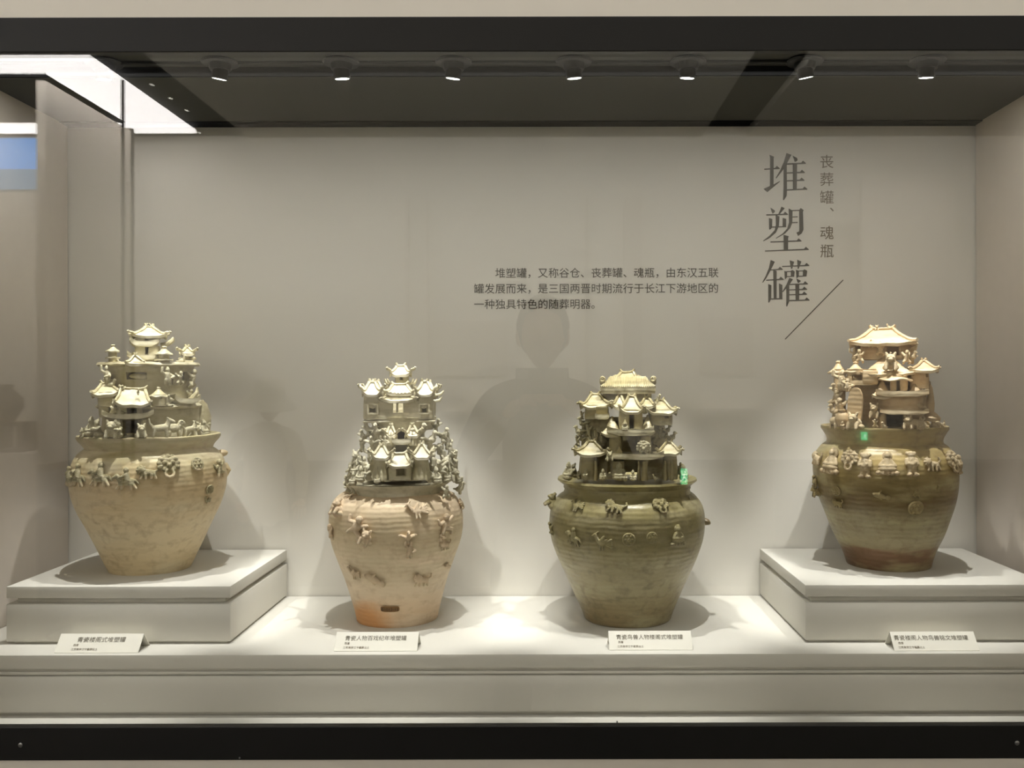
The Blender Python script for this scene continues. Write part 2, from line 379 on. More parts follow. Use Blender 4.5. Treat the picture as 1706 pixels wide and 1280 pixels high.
G2 = [[(268, 125), (375, 195), (375, 235), (325, 272), (302, 225)], [(530, 105), (612, 140), (480, 295), (452, 290), (500, 190)], hbar(172, 685, 300, 285),
      [(395, 300), (485, 335), (470, 560), (400, 720), (250, 850), (105, 925), (98, 908), (250, 790), (370, 660), (400, 540)],
      [(235, 372), (315, 398), (308, 600), (262, 650), (242, 640)], hbar(290, 640, 588, 578, 24, False), [(560, 370), (645, 395), (638, 590), (560, 590)],
      [(703, 148), (795, 195), (788, 480), (740, 610), (620, 740), (405, 862), (395, 848), (560, 740), (670, 620), (710, 480)],
      hbar(780, 960, 200, 192, 24, False), [(988, 138), (1062, 190), (1040, 220), (1052, 650), (1010, 740), (925, 800), (912, 765), (885, 722), (950, 690), (955, 640), (952, 185)],
      hbar(780, 915, 350, 345, 24, False), hbar(775, 915, 485, 478, 24, False),
      [(582, 770), (708, 808), (688, 840), (686, 1130), (586, 1130)], hbar(270, 1005, 942, 918), hbar(140, 1175, 1155, 1118)]
G3 = [[(275, 88), (372, 130), (270, 340), (170, 520), (90, 625), (72, 620), (150, 480), (235, 270)], hbar(270, 560, 325, 310, 24),
      [(335, 325), (415, 345), (412, 1005), (345, 1005)], hbar(168, 580, 568, 545, 24), [(215, 655), (290, 685), (285, 1010), (235, 1100), (216, 1095)],
      hbar(270, 550, 1012, 1005, 26, False), [(470, 642), (550, 680), (548, 1015), (475, 1015)],
      hbar(545, 1190, 242, 220, 24), [(725, 95), (828, 130), (785, 295), (757, 300)], [(905, 85), (1002, 125), (935, 300), (915, 300)],
      [(600, 345), (662, 368), (660, 500), (612, 550)], hbar(650, 830, 365, 355, 22, False), [(785, 325), (842, 365), (828, 485), (752, 490), (755, 345)], hbar(650, 830, 482, 476, 22, False),
      [(872, 320), (942, 345), (938, 480), (885, 525)], hbar(930, 1120, 352, 342, 22, False), [(1075, 310), (1138, 350), (1118, 475), (1035, 480), (1040, 335)], hbar(930, 1120, 475, 468, 22, False),
      [(715, 512), (800, 545), (700, 700), (560, 850), (548, 838), (650, 670)], [(885, 530), (975, 572), (982, 600), (930, 635), (905, 610)],
      [(645, 720), (712, 660), (712, 1060), (660, 1192), (642, 1185)], hbar(700, 1155, 670, 655, 24), [(858, 660), (948, 660), (942, 1045), (865, 1045)],
      hbar(705, 1135, 798, 785, 24), hbar(705, 1130, 915, 900, 24), hbar(700, 1192, 1048, 1040, 24)]
from mathutils.geometry import tessellate_polygon
def glyph(strokes, ox, oy):
    V = []; Fc = []
    for k, st in enumerate(strokes):
        pts = [px(ox + x * 90 / 1280, oy + y * 90 / 1280, DW) for x, y in st]
        tri = tessellate_polygon([[Vector((p.x, p.z, 0)) for p in pts]])
        b = len(V); n = len(pts); dz = k * 0.000012
        for q in pts: V.append(Vector((q.x, YW - 0.0008 - dz, q.z)))
        for q in pts: V.append(Vector((q.x, YW, q.z)))
        for t in tri: Fc.append(tuple(b + i for i in t))
        for i in range(n): j = (i + 1) % n; Fc.append((b + i, b + j, b + n + j, b + n + i))
    return V, Fc
for G, oy in ((G1, 250), (G2, 338), (G3, 428)): add('title_character', glyph(G, 1265, oy), M['ink'], wall_back)
add('title_slash', glyph([[(1980, 3090), (2000, 3100), (620, 4505), (605, 4490)]], 1265, 250), M['ink'], wall_back)

# ------------------------------------------------------------------ label cards
def label_card(bx0, bx1, by, tx0, tx1, ty, title, label, tstart, tpitch, sstart):
    D0 = 0.440 * F / (by - VY); p0 = px(bx0, by, D0); p1 = px(bx1, by, D0)
    w = p1.x - p0.x; cx = (p0.x + p1.x) / 2; dep = 0.0215; hh = 0.0255
    t = thing('label_card', (cx, p0.y, ZP), label, 'label', 'folded label cards on the platform')
    th = 0.0011
    a = math.atan2(hh, dep); off = Vector((0, th * math.sin(a), -th * math.cos(a)))
    def leaf(y0, z0, y1, z1, n):
        q = [Vector((sx * w / 2, y, z)) + o for o in (Vector((0, 0, 0)), n) for (sx, y, z) in ((-1, y0, z0), (1, y0, z0), (1, y1, z1), (-1, y1, z1))]
        return q, [(0, 1, 2, 3), (7, 6, 5, 4), (0, 4, 5, 1), (1, 5, 6, 2), (2, 6, 7, 3), (3, 7, 4, 0)]
    add('front_leaf', leaf(0, th * math.cos(a), dep, hh, off), M['card'], t)
    add('back_leaf', leaf(dep + th * 0.6, hh - th * 0.3, 2 * dep, th * math.cos(a), Vector((0, -th * math.sin(a), -th * math.cos(a)))), M['card'], t)
    sl = math.hypot(dep, hh)
    def line(name, s, xpx, frac, em, material):
        me = text_mesh(s, em, 0.00005)
        x = (xpx - VX) * (D0 + dep * 0.5) / F - cx
        add(name, me, material, t, (x, dep * frac - 0.00012 * math.sin(a), th * math.cos(a) + (hh - th * math.cos(a)) * frac + 0.0002), (a, 0, 0))
    line('card_title', title, tstart, 0.56, tpitch * D0 / F, M['ink_mid'])
    line('card_caption', '西晋', sstart + 1.5, 0.34, 0.0044, M['ink_soft'])
    line('card_caption', '江苏南京江宁墓葬出土', sstart, 0.12, 0.0043, M['ink_soft'])
label_card(89, 229, 1087, 103, 239, 1053, '青瓷楼阁式堆塑罐', 'small white label card in front of the left plinth', 126, 10.2, 121)
label_card(555, 694, 1085, 559, 697, 1050, '青瓷人物百戏纪年堆塑罐', 'small white label card in front of the pinkish second jar', 573, 9.45, 572)
label_card(1014, 1153, 1084, 1011, 1149, 1049, '青瓷鸟兽人物楼阁式堆塑罐', 'small white label card in front of the olive third jar', 1025.5, 9.4, 1027)
label_card(1489.5, 1631, 1086.5, 1479, 1620, 1051, '青瓷楼阁人物鸟兽铭文堆塑罐', 'small white label card in front of the right plinth', 1489, 9.65, 1493)

# ------------------------------------------------------------------ clay figure prototypes (fused lumps, shared mesh data)
def ell_r(c, r, rx=0, ry=0, rz=0):
    m = ell((0, 0, 0), r, 12, 8)
    return xform(m, Matrix.Translation(c) @ Euler((math.radians(rx), math.radians(ry), math.radians(rz))).to_matrix().to_4x4())
def cap(p0, p1, r0, r1, n=5):
    p0 = Vector(p0); p1 = Vector(p1)
    return join(tube([p0, p0.lerp(p1, 0.5), p1], [r0, (r0 + r1) / 2, r1], 9), ell(p0, (r0,) * 3, 9, 6), ell(p1, (r1,) * 3, 9, 6))
def sym(f): return join(f(-1), f(1))
def ringp(c, R, r, n=14, sq=1.0):
    pts = [(c[0] + R * math.cos(2 * math.pi * i / n), c[1], c[2] + R * sq * math.sin(2 * math.pi * i / n)) for i in range(n + 1)]
    return tube(pts, r, 7)
def clay(name, m, vox=0.028, smooth_it=1, inflate=0.018):
    me = mesh(name, m); o = bpy.data.objects.new(name, me); COL.objects.link(o)
    r = o.modifiers.new('r', 'REMESH'); r.mode = 'VOXEL'; r.voxel_size = vox
    d = o.modifiers.new('d', 'DISPLACE'); d.mid_level = 0.0; d.strength = inflate
    s = o.modifiers.new('s', 'SMOOTH'); s.factor = 0.5; s.iterations = smooth_it
    dg = bpy.context.evaluated_depsgraph_get(); out = bpy.data.meshes.new_from_object(o.evaluated_get(dg))
    bpy.data.objects.remove(o); bpy.data.meshes.remove(me)
    out.name = name; out.shade_smooth(); out.materials.clear()
    return out
FIG = {}
FIG['dog'] = join(cap((-.28, 0, .45), (.22, 0, .5), .15, .17), sym(lambda s: cap((-.3, s * .08, .36), (-.36, s * .1, .05), .08, .055)), sym(lambda s: cap((.24, s * .08, .4), (.28, s * .1, .05), .08, .055)),
    cap((.27, 0, .55), (.38, 0, .82), .13, .1), cap((.4, 0, .84), (.6, 0, .77), .11, .065), sym(lambda s: cap((.36, s * .07, .9), (.3, s * .1, .98), .045, .03)), cap((-.36, 0, .52), (-.52, 0, .72), .06, .045), cap((-.52, 0, .72), (-.55, 0, .95), .045, .03))
FIG['sheep'] = join(ell((-.05, 0, .48), (.38, .22, .24)), sym(lambda s: cap((-.28, s * .1, .3), (-.3, s * .1, .04), .08, .06)), sym(lambda s: cap((.2, s * .1, .3), (.22, s * .1, .04), .08, .06)), ell((.36, 0, .74), (.2, .13, .14)), cap((.25, 0, .6), (.36, 0, .74), .16, .12),
    sym(lambda s: ringp((.34, s * .12, .8), .09, .035)), cap((-.4, 0, .55), (-.5, 0, .45), .06, .04))
FIG['sitter'] = join(ell((0, -.1, .14), (.33, .25, .16)), cap((0, .03, .15), (0, .03, .55), .21, .16), ell((0, 0, .8), (.14, .14, .17)), ell((0, .03, .97), (.07, .07, .06)), sym(lambda s: cap((s * .2, .02, .55), (s * .27, -.12, .32), .085, .07)), sym(lambda s: cap((s * .27, -.12, .32), (s * .04, -.26, .3), .07, .06)), ell((0, -.13, .79), (.03, .04, .05)))
FIG['acrobat'] = join(cap((-.08, 0, .06), (-.1, -.05, .3), .075, .09), cap((.1, -.08, .06), (.1, -.03, .3), .075, .09), cap((0, 0, .32), (0, -.02, .62), .15, .14), ell((0, -.03, .85), (.1, .11, .13)), ell((0, -.01, .97), (.06, .06, .05)), cap((-.13, 0, .62), (-.34, -.1, .74), .07, .055), cap((-.34, -.1, .74), (-.32, -.12, .98), .055, .05), cap((.13, 0, .6), (.32, -.12, .48), .07, .055), cap((.32, -.12, .48), (.12, -.24, .42), .055, .05))
FIG['bird'] = join(cap((0, .16, .3), (0, -.14, .42), .13, .16), cap((0, -.16, .45), (0, -.26, .68), .1, .08), ell((0, -.29, .75), (.1, .12, .1)), cap((0, -.36, .75), (0, -.5, .7), .045, .02), sym(lambda s: ell_r((s * .26, .05, .46), (.26, .17, .06), 12, -s * 22, 0)), sym(lambda s: ell_r((s * .46, .16, .5), (.13, .17, .05), 12, -s * 10, 0)), ell_r((0, .42, .4), (.14, .24, .06), 22, 0, 0), cap((0, 0, .3), (0, 0, .03), .09, .12))
FIG['perched_bird'] = join(ell_r((0, .05, .36), (.19, .36, .22), -18, 0, 0), cap((0, -.2, .5), (0, -.27, .76), .12, .1), ell((0, -.3, .84), (.1, .13, .11)), cap((0, -.4, .83), (0, -.52, .78), .05, .02), ell_r((0, .42, .33), (.11, .2, .06), 8, 0, 0), cap((0, 0, .2), (0, 0, .03), .1, .13))
FIG['beast'] = join(ell((0, .05, .34), (.3, .34, .32)), ell((0, -.2, .66), (.24, .22, .22)), sym(lambda s: cap((s * .17, -.2, .84), (s * .22, -.18, .96), .075, .05)), ell((0, -.4, .6), (.11, .1, .08)), sym(lambda s: cap((s * .2, -.22, .36), (s * .22, -.34, .05), .1, .08)), sym(lambda s: ell((s * .25, .12, .14), (.14, .26, .14))), sym(lambda s: ell((s * .09, -.38, .72), (.045, .04, .045))))
FIG['clinger'] = join(cap((0, 0, .3), (0, -.1, .62), .14, .13), ell((0, -.16, .85), (.12, .12, .14)), sym(lambda s: cap((s * .14, -.06, .6), (s * .26, .08, .8), .075, .06)), sym(lambda s: cap((s * .1, 0, .28), (s * .24, -.1, .14), .09, .07)), sym(lambda s: cap((s * .24, -.1, .14), (s * .18, .06, .03), .07, .06)))
FIG['mask'] = join(ell((0, 0, .58), (.36, .12, .34)), sym(lambda s: ell((s * .15, -.12, .66), (.085, .09, .08))), ell((0, -.16, .52), (.09, .1, .12)), sym(lambda s: cap((s * .05, -.1, .78), (s * .28, -.08, .84), .06, .05)), *[ell((.38 * math.cos(a), -.02, .6 + .36 * math.sin(a)), (.09, .09, .09)) for a in [math.radians(d) for d in range(-20, 201, 27)]], ringp((0, -.1, .2), .17, .055), sym(lambda s: cap((s * .16, -.1, .44), (s * .22, -.12, .36), .05, .04)))
FIG['rider'] = join(ell_r((0, 0, .35), (.36, .12, .15), 0, -8, 0), cap((-.28, 0, .42), (-.42, 0, .62), .1, .08), cap((-.42, -.03, .62), (-.56, -.03, .54), .08, .05), cap((-.24, -.03, .28), (-.42, -.02, .06), .065, .04), cap((-.16, -.05, .26), (-.22, -.02, .03), .065, .04), cap((.24, -.03, .28), (.4, -.02, .05), .07, .04), cap((.16, -.05, .26), (.2, -.02, .02), .07, .04), cap((.34, 0, .42), (.5, 0, .25), .05, .03), cap((.02, -.05, .42), (-.02, -.06, .68), .12, .11), ell((-.03, -.07, .86), (.1, .1, .12)), cap((-.05, -.1, .64), (-.26, -.1, .55), .06, .045))
FIG['phoenix'] = join(ell_r((0, 0, .42), (.26, .12, .17), 0, 20, 0), cap((-.18, -.02, .52), (-.3, -.03, .78), .09, .07), ell((-.34, -.03, .84), (.1, .08, .08)), cap((-.4, -.03, .83), (-.52, -.03, .78), .04, .02), cap((-.28, 0, .92), (-.16, 0, 1.0), .04, .03), ell_r((.05, -.06, .6), (.09, .06, .26), 0, 35, 0), ell_r((.14, -.04, .5), (.07, .05, .26), 0, 60, 0), *[cap((.2, 0, .38), (.55, 0, .2 + .14 * k), .06, .05) for k in range(4)], cap((-.05, -.03, .3), (-.1, -.03, .04), .05, .04), cap((.08, -.03, .3), (.08, -.03, .04), .05, .04))
FIG['lotus_figure'] = join(ell((0, .02, .82), (.2, .05, .2)), ell((0, -.08, .82), (.11, .12, .13)), ell((0, -.06, .97), (.06, .06, .05)), cap((0, -.02, .4), (0, -.03, .62), .17, .14), sym(lambda s: cap((s * .15, -.04, .58), (s * .3, -.08, .38), .075, .065)), sym(lambda s: cap((s * .3, -.08, .38), (s * .03, -.16, .36), .065, .06)), ell((0, -.06, .25), (.38, .16, .11)), *[ell((-.36 + .18 * k, -.07, .09), (.1, .1, .09)) for k in range(5)])
FIG['attendant'] = join(sym(lambda s: cap((s * .1, -.02, .06), (s * .07, -.02, .35), .085, .1)), cap((0, -.02, .36), (0, -.03, .64), .17, .16), ell((0, -.07, .84), (.14, .12, .14)), sym(lambda s: ell((s * .14, -.03, .9), (.07, .07, .07))), sym(lambda s: cap((s * .18, -.04, .64), (s * .22, -.1, .46), .075, .065)), cap((-.22, -.1, .46), (.1, -.16, .52), .065, .06), cap((.22, -.1, .46), (-.06, -.16, .44), .065, .06), sym(lambda s: cap((s * .1, -.08, .05), (s * .2, -.08, .03), .06, .05)))
FIG['lion'] = join(ell_r((.05, 0, .42), (.38, .13, .16), 0, 6, 0), ell((-.34, -.05, .56), (.2, .15, .2)), *[ell((-.34 + .2 * math.cos(a), -.04, .56 + .2 * math.sin(a)), (.07, .08, .07)) for a in [math.radians(d) for d in range(0, 360, 45)]], cap((-.26, -.04, .34), (-.38, -.04, .08), .075, .055), cap((-.12, -.06, .34), (-.1, -.04, .06), .075, .055), cap((.3, -.04, .34), (.42, -.04, .08), .08, .055), cap((.2, -.06, .32), (.18, -.04, .06), .08, .055), cap((.4, 0, .48), (.56, 0, .62), .05, .035), cap((.56, 0, .62), (.5, 0, .78), .045, .04))
FIG['rosette'] = join(ell((0, 0, .5), (.42, .1, .42)), ringp((0, -.04, .5), .38, .07, 20), ell((0, -.1, .5), (.13, .08, .13)), *[ell((.24 * math.cos(a), -.08, .5 + .24 * math.sin(a)), (.09, .07, .09)) for a in [math.radians(d) for d in range(0, 360, 60)]])
FIG['fish'] = join(ell_r((0, 0, .5), (.42, .1, .15), 0, 18, 0), ell_r((.45, 0, .36), (.14, .06, .14)), cap((-.05, -.02, .6), (.12, 0, .78), .05, .03), ell((-.3, -.07, .6), (.06, .06, .06)), cap((0, -.04, .42), (.12, -.06, .28), .05, .03))
FIG['sprawler'] = join(ell_r((0, -.03, .48), (.19, .13, .24), 0, 25, 0), ell((.0, -.1, .8), (.14, .12, .14)), cap((-.12, -.04, .58), (-.4, -.06, .5), .075, .06), cap((-.4, -.06, .5), (-.48, -.06, .7), .06, .045), cap((.14, -.04, .56), (.4, -.06, .76), .075, .06), cap((.06, -.04, .3), (.34, -.06, .24), .09, .07), cap((.34, -.06, .24), (.3, -.04, .02), .07, .05), cap((-.1, -.04, .32), (-.22, -.06, .1), .09, .06))
FIG['kneeler'] = join(ell((0, .05, .16), (.25, .3, .17)), cap((0, .05, .2), (0, -.05, .58), .18, .15), ell((0, -.1, .8), (.13, .14, .16)), cap((0, .0, .92), (0, .06, 1.0), .08, .05), sym(lambda s: cap((s * .16, -.05, .56), (s * .14, -.26, .46), .075, .065)), cap((-.14, -.28, .46), (.14, -.28, .46), .07, .07), ell((0, -.36, .48), (.1, .08, .08)))
PROTO = {}
def figmesh(kind, material):
    k = (kind, material.name)
    if k not in PROTO:
        base = PROTO.get(kind) or PROTO.setdefault(kind, clay(kind, FIG[kind]))
        me = base.copy(); me.materials.append(material); PROTO[k] = me
    return PROTO[k]

# ------------------------------------------------------------------ clay architecture
def superellipse(rx, ry, p, n=240):
    pts = []
    for i in range(n):
        a = 2 * math.pi * i / n
        s, c = math.sin(a), math.cos(a)
        pts.append((rx * math.copysign(abs(s) ** (2 / p), s), -ry * math.copysign(abs(c) ** (2 / p), c)))
    return pts
def shell(rx, ry, p, h, thick, holes=(), flare=1.0, nper=44, nz=6, bulge=0.0, back=True):
    """closed wall of thickness thick around a superellipse, z 0..h, holes (x0, x1, z0, z1) cut through the front"""
    poly = superellipse(rx, ry, p, 400); n0 = len(poly)
    L = [0.0]
    for i in range(n0): a, b = poly[i], poly[(i + 1) % n0]; L.append(L[-1] + math.hypot(b[0] - a[0], b[1] - a[1]))
    T = L[-1]
    def at_s(s):
        s %= T; lo, hi = 0, n0
        while hi - lo > 1:
            m = (lo + hi) // 2
            if L[m] <= s: lo = m
            else: hi = m
        a, b = poly[lo], poly[(lo + 1) % n0]; t = (s - L[lo]) / max(1e-9, L[lo + 1] - L[lo])
        return a[0] + (b[0] - a[0]) * t, a[1] + (b[1] - a[1]) * t
    def s_of_x(x):      # on the front half
        x = max(-rx * .995, min(rx * .995, x)); best = None
        for i in range(n0):
            a, b = poly[i], poly[(i + 1) % n0]
            if a[1] <= 0 and b[1] <= 0 and (a[0] - x) * (b[0] - x) <= 0:
                t = 0 if abs(b[0] - a[0]) < 1e-9 else (x - a[0]) / (b[0] - a[0]); best = L[i] + (L[i + 1] - L[i]) * t
        s = best or 0.0
        return s - T if s > T / 2 else s
    sb = set(round(-T / 2 + T * i / nper, 6) for i in range(nper)); zb = set(round(h * i / nz, 6) for i in range(nz + 1)); hs = []
    for x0, x1, z0, z1 in holes:
        a, b = round(s_of_x(x0), 6), round(s_of_x(x1), 6); z0 = round(max(0, z0), 6); z1 = round(min(h, z1), 6)
        hs.append((a, b, z0, z1)); sb |= {a, b}; zb |= {z0, z1}
    def clean(st, keep, eps):
        out = []
        for v in sorted(st):
            if out and v - out[-1] < eps:
                if v in keep and out[-1] not in keep: out[-1] = v
                elif v in keep: out.append(v)
            else: out.append(v)
        return out
    sl = clean(sb, {q for hh in hs for q in hh[:2]}, T / nper * .35); zl = clean(zb, {q for hh in hs for q in hh[2:]} | {0.0, round(h, 6)}, h / nz * .35)
    ns, nzv = len(sl), len(zl)
    V = []
    for inner in (0, 1):
        for z in zl:
            f = 1 + (flare - 1) * z / h + bulge * math.sin(math.pi * z / h)
            for s in sl:
                x, y = at_s(s)
                k = (1 - thick / min(rx, ry)) if inner else 1
                V.append(Vector((x * f * k, y * f * k, z)))
    def solid(i, j):
        if j < 0 or j >= nzv - 1: return False
        i %= ns; sm = (sl[i] + (sl[i + 1] if i + 1 < ns else sl[0] + T)) / 2; zm = (zl[j] + zl[j + 1]) / 2
        return not any(a < sm < b and z0 < zm < z1 for a, b, z0, z1 in hs)
    idx = lambda inner, j, i: inner * ns * nzv + j * ns + (i % ns)
    Fc = []
    for j in range(nzv - 1):
        for i in range(ns):
            if not solid(i, j): continue
            Fc.append((idx(0, j, i), idx(0, j, i + 1), idx(0, j + 1, i + 1), idx(0, j + 1, i)))
            Fc.append((idx(1, j, i + 1), idx(1, j, i), idx(1, j + 1, i), idx(1, j + 1, i + 1)))
            if not solid(i, j - 1): Fc.append((idx(0, j, i), idx(1, j, i), idx(1, j, i + 1), idx(0, j, i + 1)))
            if not solid(i, j + 1): Fc.append((idx(0, j + 1, i + 1), idx(1, j + 1, i + 1), idx(1, j + 1, i), idx(0, j + 1, i)))
            if not solid(i - 1, j): Fc.append((idx(0, j, i), idx(0, j + 1, i), idx(1, j + 1, i), idx(1, j, i)))
            if not solid(i + 1, j): Fc.append((idx(0, j, i + 1), idx(1, j, i + 1), idx(1, j + 1, i + 1), idx(0, j + 1, i + 1)))
    return V, Fc
def hiproof(w, d, h, th, lift=0.25, ra=0.4, curl=0.0, ribs=0, n=22, bars=True):
    """hipped roof with hollow slopes and lifted corners; eave at z 0, ridge along x"""
    V = []; Fc = []
    for lay in (0, 1):
        for j in range(n + 1):
            for i in range(n + 1):
                u = -1 + 2 * i / n; v = -1 + 2 * j / n
                t = max(abs(v), max(0, (abs(u) - ra) / (1 - ra)))
                z = h * ((1 - t) * .55 + .45 * (1 - t) ** 2) + lift * h * (max(0, abs(u) - .45) / .55) ** 1.5 * (max(0, abs(v) - .45) / .55) ** 1.5
                if ribs and not lay:
                    q = u * w if abs(v) >= (abs(u) - ra) / (1 - ra) else v * d
                    z += th * .45 * abs(math.sin(math.pi * q / w * ribs)) * (0.3 + .7 * t)
                k = 1.0 if not lay else 0.97
                V.append(Vector((u * w / 2 * k, v * d / 2 * k, z - lay * th)))
    N = n + 1
    for j in range(n):
        for i in range(n):
            a = j * N + i; Fc.append((a, a + 1, a + N + 1, a + N)); b = a + N * N; Fc.append((b + N, b + N + 1, b + 1, b))
    rim = [i for i in range(N)] + [j * N + n for j in range(1, N)] + [n * N + i for i in range(n - 1, -1, -1)] + [j * N for j in range(n - 1, 0, -1)]
    for a, b in zip(rim, rim[1:] + rim[:1]): Fc.append((a, a + N * N, b + N * N, b))
    m = (V, Fc)
    if bars:
        r = th * .55; parts = [m]
        for sx in (-1, 1):
            for sy in (-1, 1):
                pts = []
                for k in range(7):
                    t = k / 6; u = ra + (1 - ra) * t
                    z = h * ((1 - t) * .55 + .45 * (1 - t) ** 2) + lift * h * (max(0, u - .45) / .55) ** 1.5 * (max(0, t - .45) / .55) ** 1.5
                    pts.append((sx * u * w / 2, sy * t * d / 2, z + r * .5))
                if curl: pts += [(sx * w / 2 * (1 + .35 * curl), sy * d / 2 * (1 + .35 * curl), lift * h + curl * h * .25), (sx * w / 2 * (1 + .45 * curl), sy * d / 2 * (1 + .45 * curl), lift * h + curl * h * .6)]
                parts.append(tube(pts, [r] * 7 + ([r * 1.1, r * .8] if curl else []), 6))
        rr = max(ra, .12) * w / 2
        parts.append(tube([(-rr * 1.25, 0, h + r * 2.6), (-rr * 1.05, 0, h + r * .9), (-rr * .6, 0, h + r * .3), (rr * .6, 0, h + r * .3), (rr * 1.05, 0, h + r * .9), (rr * 1.25, 0, h + r * 2.6)], [r * .8, r * 1.2, r, r, r * 1.2, r * .8], 7))
        m = join(*parts)
    return m
def umbrella(r, h, th, knob=0.2, wave=0.05, lobes=5):
    k = knob * r
    pr = [(0, h * .55 - th), (r * .4, h * .25 - th), (r * .97, -th), (r * 1.02, -th * .4), (r, 0), (r * .8, h * .1), (r * .5, h * .33), (r * .25, h * .62), (k * .75, h * .78), (k, h * .86), (k * .8, h * .97), (0, h)]
    return lathe(pr, 28, lambda rr, z, a: (rr * (1 + wave * math.cos(lobes * a + 1) * (rr / r) ** 3), z + wave * r * .9 * math.sin(lobes * a) * (rr / r) ** 3))
def tray(w, d, th, lift, n=16, front=0.25):
    """balcony slab with upturned ends"""
    V = []; Fc = []
    for lay in (0, 1):
        for j in range(n + 1):
            for i in range(n + 1):
                u = -1 + 2 * i / n; v = -1 + 2 * j / n
                yy = v * d / 2 * (1 - .12 * u * u if v < 0 else 1)
                V.append(Vector((u * w / 2, yy, lift * abs(u) ** 4 + lift * front * max(0, -v) ** 3 - lay * th)))
    N = n + 1
    for j in range(n):
        for i in range(n):
            a = j * N + i; Fc.append((a, a + 1, a + N + 1, a + N)); b = a + N * N; Fc.append((b + N, b + N + 1, b + 1, b))
    rim = [i for i in range(N)] + [j * N + n for j in range(1, N)] + [n * N + i for i in range(n - 1, -1, -1)] + [j * N for j in range(n - 1, 0, -1)]
    for a, b in zip(rim, rim[1:] + rim[:1]): Fc.append((a, a + N * N, b + N * N, b))
    return V, Fc

